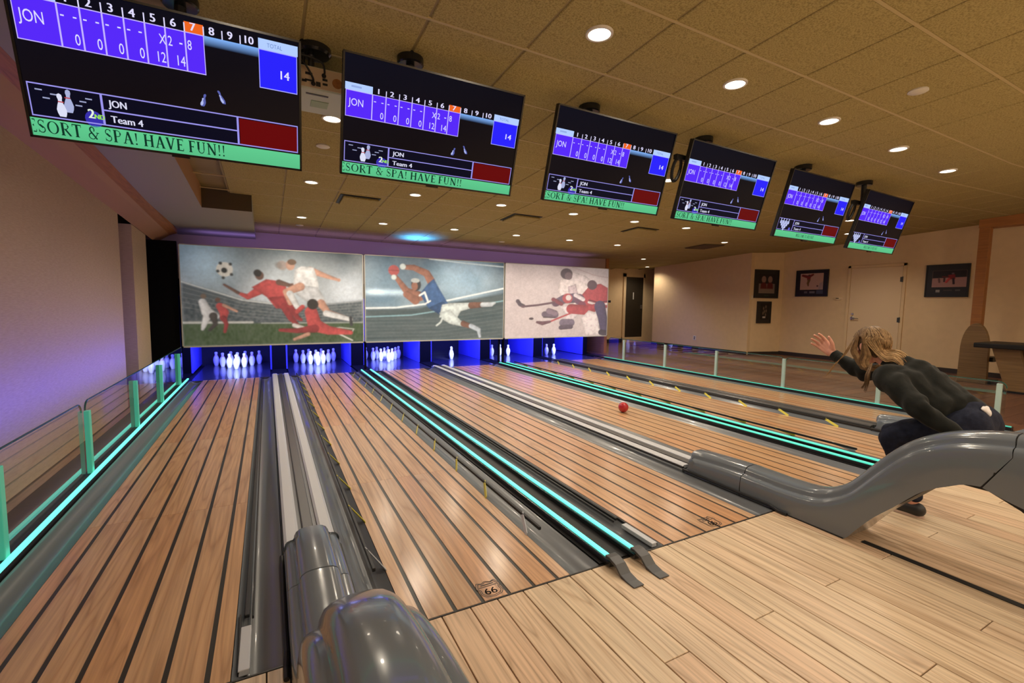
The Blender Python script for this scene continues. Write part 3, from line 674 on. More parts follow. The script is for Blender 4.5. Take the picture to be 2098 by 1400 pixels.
def finish(C, haze, seed):
    n = C.noise(24, .14, seed)+C.noise(60, .3, seed+1)+C.noise(140, .4, seed+2)
    C.a = C.a*(1+.42*n[..., None]); g = C.a.mean(2, keepdims=True); C.a = g+(C.a-g)*.86
    C.a = C.a*.86+np.array(lin(haze))*.14
    A = np.pad(C.a, ((1,1),(1,1),(0,0)), mode='edge'); C.a = C.a*.5+.5*(A[:-2,1:-1]+A[2:,1:-1]+A[1:-1,:-2]+A[1:-1,2:])/4
    C.a = np.clip(C.a, .004, .85); return C
def soccer():
    C = Canvas(300, 172); c = lin
    sky = np.clip(C.Y/.55, 0, 1)[..., None]; C.a = np.array(c((92,104,112)))*(1-sky)+np.array(c((150,160,168)))*sky
    C.a += C.noise(7, .10, 3)[..., None]+C.noise(16, .05, 4)[..., None]
    C.glow(.12, .16, .14, c((150,190,215)), .8); C.glow(.5, .45, .16, c((190,200,210)), .7); C.glow(.92, .44, .14, c((190,200,215)), .7); C.glow(.0, .05, .1, c((30,60,90)), .5)
    # stands
    C.poly([(0,.36),(.3,.53),(.62,.60),(1,.52),(1,.82),(0,.82)], c((70,80,86)), .9, .02)
    C.a += (C.noise(90, .10, 6)*((C.Y > .52) & (C.Y < .80)))[..., None]
    for k in range(6): C.limb([(0,.36+.05*k),(.3,.53+.035*k),(.62,.60+.03*k),(1,.53+.035*k)], .0016, c((150,160,160)), .5)
    C.limb([(0,.36),(.3,.535),(.6,.60)], .003, c((215,222,222)), .8)
    # pitch
    C.poly([(0,.775),(1,.775),(1,1),(0,1)], c((72,92,58)), 1, .01); C.a += ((C.noise(60, .05, 8, .5)+C.noise(14, .03, 9))*(C.Y > .77))[..., None]
    C.limb([(0,.765),(.35,.765)], .006, c((210,214,210)), .8); C.limb([(.4,.775),(1,.775)], .004, c((180,188,184)), .6)
    C.limb([(.82,.88),(.93,.98)], .004, c((220,226,220)), .9); C.limb([(.72,.86),(.85,.83),(.94,.85),(.93,.88)], .003, c((200,206,200)), .8)
    W_, R_, RS, SK, SK2 = c((205,208,212)), c((190,62,62)), c((146,40,44)), c((190,140,118)), c((104,72,60))
    # small players at the left
    C.limb([(.10,.56),(.12,.66),(.16,.70)], [.02,.028,.02], W_); C.disc(.105,.50,.014,c((120,100,84))); C.limb([(.12,.70),(.10,.80),(.095,.83)], [.02,.012,.008], W_); C.limb([(.15,.70),(.16,.78),(.13,.84)], [.022,.012,.008], c((70,62,60)))
    C.disc(.175,.535,.013,SK2); C.limb([(.185,.60),(.205,.66),(.20,.72)], [.020,.024,.018], R_); C.limb([(.20,.72),(.215,.78),(.205,.86)], [.016,.011,.008], RS); C.limb([(.205,.59),(.27,.65)], [.009,.006], SK)
    # ball
    C.disc(.215,.225,.042,c((214,214,208))); C.disc(.213,.235,.016,c((46,46,46))); 
    for dx, dy in ((-.034,.02),(.03,-.055),(.034,.05),(-.008,.085),(-.02,-.06)): C.disc(.215+dx,.225+dy,.009,c((60,60,58)))
    # diving player in red
    C.limb([(.40,.42),(.33,.50),(.28,.46)], [.028,.016,.008], R_); C.limb([(.28,.46),(.21,.38)], [.010,.007], SK2)
    C.poly([(.35,.40),(.43,.31),(.52,.33),(.56,.45),(.58,.60),(.48,.62),(.43,.50)], R_); C.poly([(.44,.5),(.56,.48),(.58,.62),(.49,.62)], c((168,48,52)))
    C.limb([(.50,.34),(.56,.37),(.62,.35)], [.018,.012,.009], SK2); C.disc(.395,.275,.024,SK2,1,.004,.027); C.disc(.385,.25,.022,c((44,36,34)))
    C.limb([(.53,.60),(.56,.72),(.60,.80)], [.026,.018,.012], RS); C.limb([(.55,.55),(.60,.72),(.62,.74)], [.024,.014,.010], RS); C.limb([(.58,.80),(.63,.83)], .012, c((210,206,204)))
    # leaping player in white
    C.limb([(.68,.20),(.78,.26),(.84,.29)], [.022,.014,.009], SK); C.disc(.85,.295,.011,SK)
    C.poly([(.59,.20),(.63,.16),(.70,.17),(.72,.28),(.73,.40),(.64,.42),(.58,.36)], W_); C.poly([(.60,.36),(.72,.38),(.78,.56),(.70,.60),(.59,.46)], c((188,192,198)))
    C.limb([(.62,.38),(.54,.44),(.56,.56)], [.026,.020,.014], SK); C.limb([(.56,.46),(.60,.60)], [.020,.016], W_)
    C.limb([(.74,.56),(.78,.66),(.92,.74)], [.026,.018,.012], SK); C.limb([(.77,.67),(.92,.74)], [.020,.013], W_); C.limb([(.92,.72),(.925,.80)], .010, c((60,60,64)))
    C.disc(.565,.155,.026,c((178,136,116)),1,.004,.030); C.disc(.575,.12,.026,c((96,70,50)),1,.004,.018); C.disc(.52,.16,.028,c((150,124,112)),.7,.01); C.disc(.50,.16,.02,c((110,104,100)),.6,.01)
    # sliding player in red
    C.limb([(.68,.66),(.70,.80),(.78,.86),(.92,.89)], [.038,.042,.028,.014], R_); C.limb([(.70,.84),(.60,.86),(.50,.85)], [.026,.016,.010], RS); C.limb([(.66,.90),(.58,.955)], [.012,.009], SK)
    C.disc(.69,.57,.034,c((52,40,36)),1,.004,.034); C.limb([(.63,.60),(.60,.65)], .014, R_)
    return finish(C, (120,130,134), 51)
def football():
    C = Canvas(300, 172); c = lin
    t = C.Y[..., None]; C.a = np.array(c((84,104,122)))*(1-t)+np.array(c((128,148,160)))*t
    C.a += C.noise(6, .16, 21)[..., None]*np.array([.8,1,1.1])+C.noise(13, .08, 22)[..., None]
    C.glow(.68, .2, .22, c((150,190,220)), .65); C.glow(.06, .42, .07, c((200,225,240)), 1.0, .02); C.glow(.2, .42, .10, c((180,205,220)), .8, .02); C.glow(.1, .5, .2, c((90,130,160)), .5)
    C.poly([(0,.62),(.35,.60),(1,.40),(1,1),(0,1)], c((78,92,96)), 1, .02); C.a += (C.noise(50, .05, 25, 8)*(C.Y > .6-.2*C.X))[..., None]
    for k in range(9): C.limb([(0,.74+.04*k),(.5,.73+.042*k),(1,.60+.05*k)], .0018, c((112,126,128)), .6)
    C.limb([(0,.61),(.2,.60),(.5,.53),(1,.335)], .006, c((225,238,245)), 1); C.limb([(0,.71),(.3,.69),(1,.50)], .004, c((140,190,205)), .9)
    C.limb([(.43,0),(.7,.03),(1,.05)], .004, c((215,235,245)), .8)
    J, Wt, SK = c((52,92,148)), c((200,214,216)), c((150,98,76))
    C.limb([(.44,.27),(.41,.18),(.32,.115),(.24,.115)], [.030,.026,.020,.014], SK); C.limb([(.36,.46),(.27,.40),(.20,.24)], [.034,.024,.015], SK); C.limb([(.33,.51),(.27,.44)], [.03,.024], SK)
    C.disc(.185,.16,.036,c((176,74,72))); C.limb([(.15,.16),(.22,.16)], .002, c((120,44,44))); C.disc(.245,.11,.020,Wt); C.disc(.185,.24,.017,Wt)
    C.poly([(.36,.43),(.42,.30),(.46,.24),(.50,.36),(.57,.56),(.52,.70),(.42,.60)], J); C.poly([(.42,.60),(.52,.70),(.57,.56),(.52,.52)], c((40,74,124)))
    C.disc(.335,.32,.034,c((56,52,54)),1,.004,.044); C.disc(.325,.34,.022,SK,1,.004,.03); C.disc(.33,.27,.03,c((180,188,190)),.9,.004,.016)
    C.limb([(.36,.45),(.395,.41),(.42,.53)], .0065, c((232,238,240))); C.limb([(.405,.545),(.435,.515)], .005, c((232,238,240)))
    C.poly([(.52,.56),(.58,.54),(.74,.53),(.74,.60),(.66,.64),(.60,.82),(.66,.76),(.60,.72),(.50,.72)], Wt)
    C.poly([(.50,.66),(.58,.62),(.66,.76),(.70,.80),(.68,.84),(.58,.80),(.52,.74)], Wt)
    C.limb([(.74,.565),(.83,.555)], [.024,.020], c((120,80,62))); C.limb([(.83,.555),(.90,.55),(.93,.53)], [.018,.016,.008], c((186,196,206)))
    C.limb([(.68,.80),(.73,.83)], [.022,.018], c((120,80,62))); C.limb([(.74,.83),(.80,.88),(.81,.97)], [.017,.016,.010], c((176,190,206)))
    C.limb([(.53,.70),(.51,.78),(.48,.82)], .006, Wt)
    return finish(C, (120,136,148), 61)
def hockey():
    C = Canvas(300, 210); c = lin
    C.a[:] = c((196,186,192)); t = C.Y[..., None]; C.a = C.a*(1-.12*(1-t)); C.a += C.noise(9, .05, 31)[..., None]
    C.poly([(.45,0),(1,0),(1,.16),(.7,.06)], c((165,156,162)), .8, .05); C.limb([(.62,.0),(.85,.10),(1,.13)], .004, c((150,120,130)), .6)
    Wt, Rd, Dk = c((205,196,200)), c((165,52,66)), c((64,58,74))
    C.poly([(.50,.20),(.58,.10),(.70,.16),(.82,.30),(.84,.44),(.66,.56),(.54,.50),(.48,.34)], Wt); C.poly([(.58,.28),(.66,.24),(.70,.46),(.60,.50)], c((186,170,182)))
    C.limb([(.62,.12),(.74,.16),(.84,.26)], [.04,.036,.03], c((196,186,192)))
    C.disc(.565,.10,.060,c((74,66,78)),1,.004,.055); C.disc(.585,.13,.038,c((110,94,104)))
    C.poly([(.72,.40),(.80,.26),(.92,.22),(1,.28),(1,.58),(.86,.62),(.74,.56)], Rd); C.disc(.83,.245,.052,c((78,60,74)),1,.004,.05); C.limb([(.80,.50),(.90,.54),(1,.52)], .012, c((214,200,204))); C.limb([(.80,.47),(.9,.50),(1,.48)], .006, c((90,40,60)))
    C.limb([(.66,.44),(.55,.46),(.46,.52)], [.05,.045,.035], c((90,78,104))); C.disc(.58,.45,.050,c((170,62,76))); C.disc(.59,.44,.028,Wt); C.disc(.47,.52,.034,c((84,58,84))); C.limb([(.44,.47),(.52,.53)], .02, c((120,52,70)))
    C.disc(.70,.46,.055,c((98,66,96))); C.disc(.73,.54,.04,c((120,56,84))); C.limb([(.66,.40),(.74,.46)], .02, c((206,196,206)))
    C.poly([(.50,.56),(.70,.54),(.74,.62),(.66,.74),(.62,.84),(.55,.82),(.56,.68)], c((206,198,206)))
    C.limb([(.62,.60),(.80,.62),(.86,.58)], [.05,.05,.04], Rd); C.poly([(.72,.74),(.80,.62),(.90,.66),(.93,.98),(.78,.99)], c((222,214,220)))
    C.limb([(.92,.56),(.95,.72),(.97,.92)], [.06,.05,.04], c((72,66,104))); C.limb([(.94,.95),(1,.97)], .03, c((58,54,74)))
    C.limb([(.11,.50),(.13,.545),(.16,.565)], .018, Dk); C.limb([(.15,.575),(.30,.55),(.45,.51)], .010, c((86,62,78)))
    C.limb([(.62,.66),(.50,.73),(.41,.785)], .008, c((176,56,70))); C.limb([(.29,.79),(.34,.805),(.41,.785)], [.012,.02,.012], c((96,62,78)))
    C.disc(.235,.74,.022,c((60,50,64)),1,.004,.012)
    C.limb([(.36,.68),(.46,.685)], [.03,.035], c((96,84,106))); C.limb([(.40,.63),(.46,.66)], .028, c((120,104,124))); C.limb([(.54,.80),(.62,.80)], .038, c((108,98,122))); C.limb([(.52,.87),(.62,.86)], .022, c((80,70,92))); C.limb([(.35,.72),(.46,.725)], .006, c((60,52,66)))
    C2 = finish(C, (190,182,188), 71); return C2
def print_mesh(name, cv, x0, x1, z0, z1, y_, parent, org, thick=.02):
    me = bpy.data.meshes.new(name); w_, h_ = cv.w, cv.h
    X = np.linspace(x0, x1, w_+1); Z = np.linspace(z1, z0, h_+1)
    V = np.zeros((h_+1, w_+1, 3)); V[..., 0] = X[None]; V[..., 1] = y_; V[..., 2] = Z[:, None]; V = (V.reshape(-1, 3)-np.array(org))*S
    idx = np.arange((h_+1)*(w_+1)).reshape(h_+1, w_+1); F = np.stack([idx[1:, :-1], idx[1:, 1:], idx[:-1, 1:], idx[:-1, :-1]], -1).reshape(-1, 4)
    me.vertices.add(len(V)); me.vertices.foreach_set('co', V.ravel()); me.loops.add(F.size); me.loops.foreach_set('vertex_index', F.ravel().astype(np.int32)); me.polygons.add(len(F))
    me.polygons.foreach_set('loop_start', np.arange(0, F.size, 4, dtype=np.int32)); me.update(calc_edges=True)
    # smooth per-corner colours taken from the pixel grid
    P = np.pad(cv.a, ((1,1),(1,1),(0,0)), mode='edge'); VC = (P[:-1, :-1]+P[1:, :-1]+P[:-1, 1:]+P[1:, 1:])/4; VC = VC.reshape(-1, 3)[F.ravel()]
    at = me.color_attributes.new('col', 'FLOAT_COLOR', 'CORNER'); at.data.foreach_set('color', np.c_[VC, np.ones(len(VC))].ravel().astype(np.float32))
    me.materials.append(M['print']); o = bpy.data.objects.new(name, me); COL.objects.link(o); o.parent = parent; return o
MX = [-.915, 1.195, 3.385, 5.51]; MZ0, MZ1 = .403, 1.632
for k, (fn, lb) in enumerate([(soccer, 'wide printed panel of footballers in red and white kits above the first two lanes'), (football, 'wide printed panel of a diving player in blue number 7 shirt, middle one'), (hockey, 'pale printed panel of two ice hockey players above the right lanes')]):
    x0, x1 = MX[k]+.006, MX[k+1]-.006
    t = thing('printed_panel', lb, 'printed panel', ((x0+x1)/2, MASK_Y, MZ0)); org = ((x0+x1)/2, MASK_Y, MZ0)
    q = MB(); q.box(x0, x1, MASK_Y, MASK_Y+.03, MZ0, MZ1); q.build('backing_board', M['black'], t, org=org)
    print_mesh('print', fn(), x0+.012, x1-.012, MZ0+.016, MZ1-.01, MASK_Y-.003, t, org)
    q = MB()
    q.box(x0, x1, MASK_Y-.008, MASK_Y, MZ0, MZ0+.016); q.box(x0, x0+.012, MASK_Y-.008, MASK_Y, MZ0, MZ1)
    q.box(x1-.012, x1, MASK_Y-.008, MASK_Y, MZ0, MZ1); q.box(x0, x1, MASK_Y-.008, MASK_Y, MZ1-.01, MZ1); q.build('edge_strip', M['frame_edge'] if k != 2 else M['white_cap'], t, org=org)

# ------------------------------------------------------------------ PIN END: kickbacks, pit, pins, blue lamps
kl = ['far left kickback beside the first pin deck','black kickback between first and second pin decks','black kickback between second and third pin decks','black kickback between third and fourth pin decks','black kickback between fourth and fifth pin decks','black kickback between fifth and sixth pin decks','last kickback at the right end of the pin decks']
for k in range(7):
    xc = div_x(k) if k not in (0, 6) else (-.955 if k == 0 else 5.50); hw = .098 if k not in (0, 6) else .05
    t = thing('kickback', kl[k], 'kickback', (xc, 7.5, 0)); org = (xc, 7.5, 0)
    q = MB(); q.box(xc-hw+.008, xc+hw-.008, 7.34, BACK_Y, -.03, 1.05); q.build('partition', M['matt_black'], t, org=org)
    q = MB(); q.box(xc-hw+.008, xc+hw-.008, 6.73, 7.34, -.03, .004); q.build('pit_floor_plate', M['matt_black'], floor)
    for sd in (-1, 1):
        if k == 0 and sd == -1 or k == 6 and sd == 1: continue
        q = MB(); q.box(xc+sd*hw-.007, xc+sd*hw+.007, 7.39, BACK_Y, -.001, 1.05); q.build('side_panel', M['kick_blue'], t, org=org)
        q = MB(); q.box(xc+sd*hw-.012, xc+sd*hw+.012, 7.36, 7.39, -.001, 1.05); q.build('edge_trim', M['kick_blue'], t, org=org)
for k, x_ in ((2, 1.215), (4, 3.335), (4, 3.41)):
    t = thing('support_post', {1.215: 'slim black post under the first joint of the printed panels', 3.335: 'slim black post under the second panel joint, left of its pair', 3.41: 'slim black post under the second panel joint, right of its pair'}[x_], 'post', (x_, 6.78, 0))
    q = MB(); q.box(x_-.013, x_+.013, 6.76, 6.80, .016, .42); q.build('upright', M['matt_black'], t, org=(x_, 6.78, 0))
    q = MB(); q.box(x_-.022, x_+.022, 6.745, 6.815, .004, .016); q.build('foot_plate', M['black'], t, org=(x_, 6.78, 0))
b = MB(); b.box(-1.25, 5.6, BACK_Y, BACK_Y+.06, -.05, 1.3); b.build('wall_pit', M['pit'], kind='structure')
b = MB(); b.box(-1.25, 5.6, 6.73, BACK_Y, 1.02, 1.06); b.build('trim_9', M['pit'], kind='structure')
b = MB(); b.box(-1.26, -.93, 6.72, 6.76, 0, 1.66); b.build('trim_10', M['matt_black'], kind='structure')
PIN = [(.030,0),(.034,.012),(.044,.04),(.0505,.075),(.049,.098),(.040,.125),(.027,.148),(.0215,.162),(.0225,.172),(.026,.184),(.0255,.194),(.020,.2015),(.010,.2055),(.0001,.2065)]
PIN = [(r*.80, z_) for r, z_ in PIN]
pp = None
def put_pin(x_, y_, lb, g):
    global pp
    if pp is None:
        pp = thing('bowling_pin', lb, 'bowling pin', (x_, y_, 0), g)
        q = MB(); q.lathe(PIN, n=18); pb_ = auto_smooth(q.build('pin_body', M['pin_white'], pp), 60)
        for z_, r in ((.146, .0228), (.157, .0188)):
            q = MB(); q.lathe([(r, -.0028), (r+.0008, 0), (r-.0004, .0028)], (0,0,z_), 18); auto_smooth(q.build('neck_stripe', M['pin_red'], pb_), 60)
    else:
        r = copy_thing(pp, (x_, y_, 0), lb, g)
ordn = ['front pin', 'second row left pin', 'second row right pin', 'third row left pin', 'third row middle pin', 'third row right pin', 'back row far left pin', 'back row middle left pin', 'back row middle right pin', 'back row far right pin']
for k, deck in ((1, 'first pin deck from the left'), (2, 'second pin deck from the left'), (3, 'third pin deck from the left')):
    n = 0
    for r in range(4):
        for i in range(r+1):
            put_pin(lane_x(k)+(i-r/2)*.187, 7.60+r*.162, 'white pin, %s on the %s' % (ordn[n], deck), 'pins racked on the %s' % deck); n += 1
for x_, y_, lb in [(2.81,7.57,'white pin, nearer of the close pair left on the fourth pin deck'),(2.862,7.72,'white pin, farther of the close pair left on the fourth pin deck'),(3.69,7.79,'white pin, left one of three left on the fifth pin deck'),(3.862,7.80,'white pin, middle one of three left on the fifth pin deck'),(3.985,7.70,'white pin, right one of three left on the fifth pin deck'),(4.772,7.60,'white pin, left of two left on the sixth pin deck'),(4.905,7.55,'white pin, right of two left on the sixth pin deck')]:
    put_pin(x_, y_, lb, 'pins left standing on the right decks')
for k in range(1, 7):
    o = light('uv_lamp', 'AREA', (lane_x(k), 6.83, .80), UV_W, (.10, .12, 1.0), shape='RECTANGLE', size=.7, size_y=.06); aim(o, (0, .75, -.62))
    o = light('pin_lamp', 'SPOT', (lane_x(k), 6.80, .62), 190, (.60, .74, 1.0), spot_size=math.radians(26), spot_blend=1, shadow_soft_size=.06); aim(o, (0, .85, -.53))

# ------------------------------------------------------------------ LANE DIVISIONS
dl = {1: 'grey lane division with two white cap strips between first and second lanes', 2: 'black lane division with two glowing teal tubes between second and third lanes', 3: 'grey lane division with two white cap strips between third and fourth lanes',
      4: 'black lane division with two glowing teal tubes between fourth and fifth lanes', 5: 'dark grey lane division with dark cap strips between fifth and sixth lanes'}
for k in range(1, 6):
    xc = div_x(k); t = thing('lane_division', dl[k], 'lane division', (xc, FOUL, 0)); org = (xc, FOUL, 0)
    if k in (2, 4):
        q = MB(); q.box(xc-.098, xc+.098, FOUL+.005, 6.72, -.03, .006); q.build('base_channel', M['black'], t, org=org)
        for sd in (-1, 1):
            xt = xc+sd*.062
            q = MB(); q.box(xt-.022, xt+.022, 1.30, 6.66, .006, .028); tc_ = q.build('tube_channel', M['black_gloss'], t, org=org, bevel=.003)
            q = MB(); pr_ = [(xt-.010, .028), (xt-.008, .035), (xt-.004, .038), (xt+.004, .038), (xt+.008, .035), (xt+.010, .028)]
            q.loft([[(x_, y_, z_) for x_, z_ in pr_] for y_ in (1.31, 6.64)]); q.build('light_tube', M['teal_led' if k == 2 else 'teal_mid'], tc_, org=org)
            q = MB(); path = [(1.325, .045), (1.30, .046), (1.265, .036), (1.235, .012), (1.20, .005), (1.165, .005)]
            q.loft([[(xt-.024, y_, z_), (xt+.024, y_, z_), (xt+.024, y_, max(z_-.012, .0005)), (xt-.024, y_, max(z_-.012, .0005))] for y_, z_ in path]); q.build('end_strap', M['dark_grey'], t, org=org, bevel=.002)
    else:
        q = MB(); pr_ = [(-.100, -.03), (.100, -.03), (.100, .012), (.092, .022), (-.092, .022), (-.100, .012)]
        q.loft([[(xc+x_, y_, z_) for x_, z_ in pr_] for y_ in (1.91, 6.72)]); q.build('base_channel', M['gutter'], t, org=org)
        for sd in (-1, 1):
            xt = xc+sd*.066; q = MB(); pr_ = [(-.030, .02), (.030, .02), (.028, .035), (.018, .040), (-.018, .040), (-.028, .035)]
            q.loft([[(xt+x_, y_, z_) for x_, z_ in pr_] for y_ in (1.91, 6.66)]); q.build('cap_strip', M['white_cap' if k < 5 else 'dark_grey'], t, org=org)
        q = MB(); q.box(xc-.022, xc+.022, 1.91, 6.66, .02, .036); q.build('centre_rib', M['dark_grey'], t, org=org, bevel=.004)
        for sd in (-1, 1):
            q = MB(); q.tube([(xc+sd*.091, 1.91, .026), (xc+sd*.091, 6.6, .026)], .0075, 8); q.build('side_rod', M['black'], t, org=org)

# ------------------------------------------------------------------ BUMPER RAILS
def bumper(k, sd, up, lb):
    xe = lane_x(k)+sd*(HW+.0); t = thing('bumper_rail', lb, 'bumper rail', (xe, 1.36, 0)); org = (xe, 1.36, 0)
    if up:
        xb = xe+sd*.048; q = MB(); q.bar((xb, 1.63, .034), (xb, 6.6, .034), .012, .014); q.build('rail', M['black'], t, org=org, bevel=.002)
        n = 0; y_ = 1.66
        while y_ < 6.4:
            q = MB(); q.bar((xe-sd*.002, y_, .004), (xb, y_+.13, .036), .004, .019, up=(sd*.5, 0, 1)); 
            if n == 0 or n == 11 and False: m = M['white_cap']
            else: m = M['yellow']
            q.build('bracket', m, t, org=org, bevel=.0008, seg=1); y_ += .418; n += 1
    else:
        xb = xe+sd*.030; q = MB(); q.bar((xb, 1.60, .004), (xb, 6.6, .004), .014, .012); q.bar((xb+sd*.016, 1.60, -.004), (xb+sd*.016, 6.6, -.004), .006, .01); q.build('rail', M['black'], t, org=org, bevel=.002)
        q = MB(); q.box(xb-.014, xb+.014, 1.36, 1.55, -.012, .006); q.build('end_block', M['white_cap'], t, org=org, bevel=.002)
        q = MB(); q.bar((xb-sd*.012, 1.36, -.004), (xb-sd*.018, 1.62, -.002), .006, .012); q.build('hinge_bar', M['black'], t, org=org)
bumper(1, 1, False, 'lowered black bumper rail with white end block in the right gutter of the leftmost lane')
bumper(2, -1, True, 'raised black bumper rail with yellow brackets on the left edge of the second lane')
bumper(2, 1, True, 'raised black bumper rail with yellow brackets on the right edge of the second lane')
bumper(3, -1, False, 'lowered black bumper rail with white end block in the left gutter of the third lane')
bumper(5, -1, True, 'raised black bumper rail with yellow brackets just right of the second pair of teal tubes')
bumper(5, 1, True, 'raised black bumper rail with yellow brackets on the right edge of the fifth lane')

# ------------------------------------------------------------------ GLASS SIDE RAILS
def glass_rail(x_, sd, posts, panels, lb, pm, top):
    t = thing('guard_rail', lb, 'guard rail', (x_, 4, 0)); org = (x_, 4, 0)
    y0, y1 = posts[0]-.1, 6.62
    q = MB(); q.box(x_-.028, x_+.028, max(y0, 1.33), y1, -.02, .030); q.build('base_rail', M['black'], t, org=org, bevel=.003)
    q = MB(); xi = x_+sd*.026; q.box(xi-.008, xi+.008, max(y0, 1.36), y1, .030, .043 if sd > 0 else .038); q.build('light_strip', M['teal_led' if sd > 0 else 'teal_dim'], t, org=org)
    for p in posts:
        q = MB(); q.box(x_-.012, x_+.012, p-.017, p+.017, .030, .378); q.build('post', pm, t, org=org, bevel=.003)
    for a, c in panels:
        r = .05; z0, z1 = .030, top
        P = [(a, z0), (c, z0), (c, z1-r)]+[(c-r+r*math.cos(i*math.pi/12), z1-r+r*math.sin(i*math.pi/12)) for i in range(1, 6)]+[(c-r, z1), (a+r, z1)]+[(a+r-r*math.sin(i*math.pi/12), z1-r+r*math.cos(i*math.pi/12)) for i in range(1, 6)]+[(a, z1-r)]
        xg = x_-sd*.016
        q = MB(); q.prism(P, lambda u, v: (xg-.004, u, v), lambda u, v: (xg+.004, u, v)); g = q.build('glass_pane', M['glass'], t, org=org)
        q = MB(); q.tube([(xg, u, v) for u, v in P[2:]], .0045, 6); q.build('pane_edge', M['glass_edge'], g, org=org)
glass_rail(RAIL_L, 1, [1.42, 2.315, 3.275, 4.32, 5.25, 6.235], [(.6, 2.26), (2.34, 3.24), (3.30, 6.55)], 'low glass guard rail with glowing teal posts and light strip along the left wall', M['acrylic'], .425)
glass_rail(RAIL_R, -1, [1.49, 2.355, 3.33, 4.27, 5.20, 6.14], [(1.45, 3.32), (3.345, 5.19), (5.21, 6.55)], 'low glass guard rail with pale acrylic posts along the right of the lanes', M['acrylic_clear'], .392)

# ------------------------------------------------------------------ BALL RETURNS
def catmull(P, n=6):
    P = [np.array(p, float) for p in P]; out = []
    for i in range(len(P)-1):
        p0, p1, p2, p3 = P[max(i-1, 0)], P[i], P[i+1], P[min(i+2, len(P)-1)]
        for k in range(n):
            t = k/n; out.append(.5*((2*p1)+(-p0+p2)*t+(2*p0-5*p1+4*p2-p3)*t*t+(-p0+3*p1-3*p2+p3)*t**3))
    out.append(P[-1]); return out
SEC = [(0,0),(.022,.0005),(.040,.004),(.053,.012),(.060,.024),(.062,.034),(.0655,.039),(.074,.040),(.085,.044),(.0925,.054),(.096,.070)]
def sweep(q, st):
    """st: list of (y, ztop, ybot, zbot)"""
    rings = []
    n = len(st)
    for i, (y_, z_, yb, zb) in enumerate(st):
        a, c = st[max(i-1, 0)], st[min(i+1, n-1)]; ty, tz = c[0]-a[0], c[1]-a[1]; l = math.hypot(ty, tz); ny, nz = tz/l, -ty/l
        if nz < 0: ny, nz = -ny, -nz
        R = [(dx, y_-ny*dp, z_-nz*dp) for dx, dp in SEC]
        dx, yl, zl = R[-1]
        zb_ = min(zb, zl-.004); R += [(dx+.001, yl+(yb-yl)*.5, zl+(zb_-zl)*.5), (dx, yb, zb_)]
        rings.append([(-p[0], p[1], p[2]) for p in R[::-1]] + [(p[0], p[1], p[2]) for p in R[1:]])
    q.loft(rings)
top_body = [(1.528,.150),(1.42,.148),(1.32,.147),(1.22,.152),(1.164,.163),(1.11,.19),(1.05,.238),(.963,.350),(.884,.443),(.81,.503),(.725,.543),(.634,.566),(.56,.577)]
bot_body = [(1.528,0),(1.42,0),(1.32,0),(1.21,0),(1.13,0),(1.08,0),(1.03,0),(.985,.06),(.93,.135),(.86,.212),(.773,.309),(.675,.370),(.62,.383)]
bodyst = [tuple(p) for p in catmull([a+c for a, c in zip(top_body, bot_body)], 4)]
hoodst = [(1.905,.075,1.905,0),(1.90,.112,1.90,0),(1.885,.130,1.885,0),(1.80,.138,1.80,0),(1.66,.146,1.66,0),(1.535,.150,1.535,0)]
rearst = [(.555,.578,.615,.383),(.50,.582,.56,.36),(.42,.582,.46,.33),(.30,.572,.32,.28),(.15,.552,.16,.22),(-.02,.545,-.02,.20),(-.3,.54,-.3,.20)]
full = bodyst+rearst[1:]
def ball_return(xc, lb, ys=.5575):
    t = thing('ball_return', lb, 'ball return', (xc, 1.03, 0))
    org = (0, 1.03, 0)
    q = MB(); sweep(q, hoodst); o = auto_smooth(q.build('lane_hood', M['return_grey'], t, org=org), 35)
    bs = [p for p in bodyst if p[0] > ys+.03]+[tuple(np.interp(-yy, [-p[0] for p in full], [p[i] for p in full]) for i in range(4)) for yy in (ys+.025, ys+.012, ys+.0025)]
    q = MB(); sweep(q, bs); auto_smooth(q.build('curved_cover', M['return_grey'], t, org=org), 35)
    rs = [tuple(np.interp(-yy, [-p[0] for p in full], [p[i] for p in full]) for i in range(4)) for yy in (ys-.0025, ys-.02)]+[p for p in rearst if p[0] < ys-.03]
    q = MB(); sweep(q, rs); auto_smooth(q.build('rack_cover', M['return_grey'], t, org=org), 35)
    # black seam bands between the covers
    for yy in (1.5315, ys):
        base = tuple(np.interp(-yy, [-p[0] for p in full], [p[i] for p in full]) for i in range(4)) if yy < 1 else (1.5315, .150, 1.5315, 0)
        q = MB(); sweep(q, [(base[0]+.003, base[1]-.004, base[2]+.003, base[3]+.004), (base[0]-.003, base[1]-.004, base[2]-.003, base[3]+.004)]); q.build('seam', M['black'], t, org=org)
    # black underside and pedestal towards the bowler
    q = MB(); under = [(1.02, .012), (.975, .07), (.92, .145), (.85, .222), (.765, .318), (.67, .372), (.60, .372), (.52, .335), (.40, .25), (.28, .10), (.22, .0)]
    ring = [(y_, z_) for y_, z_ in under[3:]] + [(-.3, 0), (-.3, .30), (.3, .34), (.6, .40), (.74, .36)]
    q.prism(ring, lambda u, v: (-.088, u, v), lambda u, v: (.088, u, v)); q.build('black_pedestal', M['black'], t, org=org)
    q = MB(); q.box(-.10, .10, 1.03, 1.36, -.001, .004); q.build('foot_edge', M['black'], t, org=org)
    for sd in (-1, 1):
        q = MB(); q.tube([(sd*.1045, 1.90, .02), (sd*.1045, 1.42, .018), (sd*.1045, 1.36, .018), (sd*.108, 1.31, .008), (sd*.108, 1.27, .008)], .0075, 8); q.build('side_rod', M['black'], t, org=org)
    return t
ball_return(div_x(1), 'grey ball return with domed glossy hump between first and second lanes, nearest the viewer', .475).scale = (1, 1, .968)
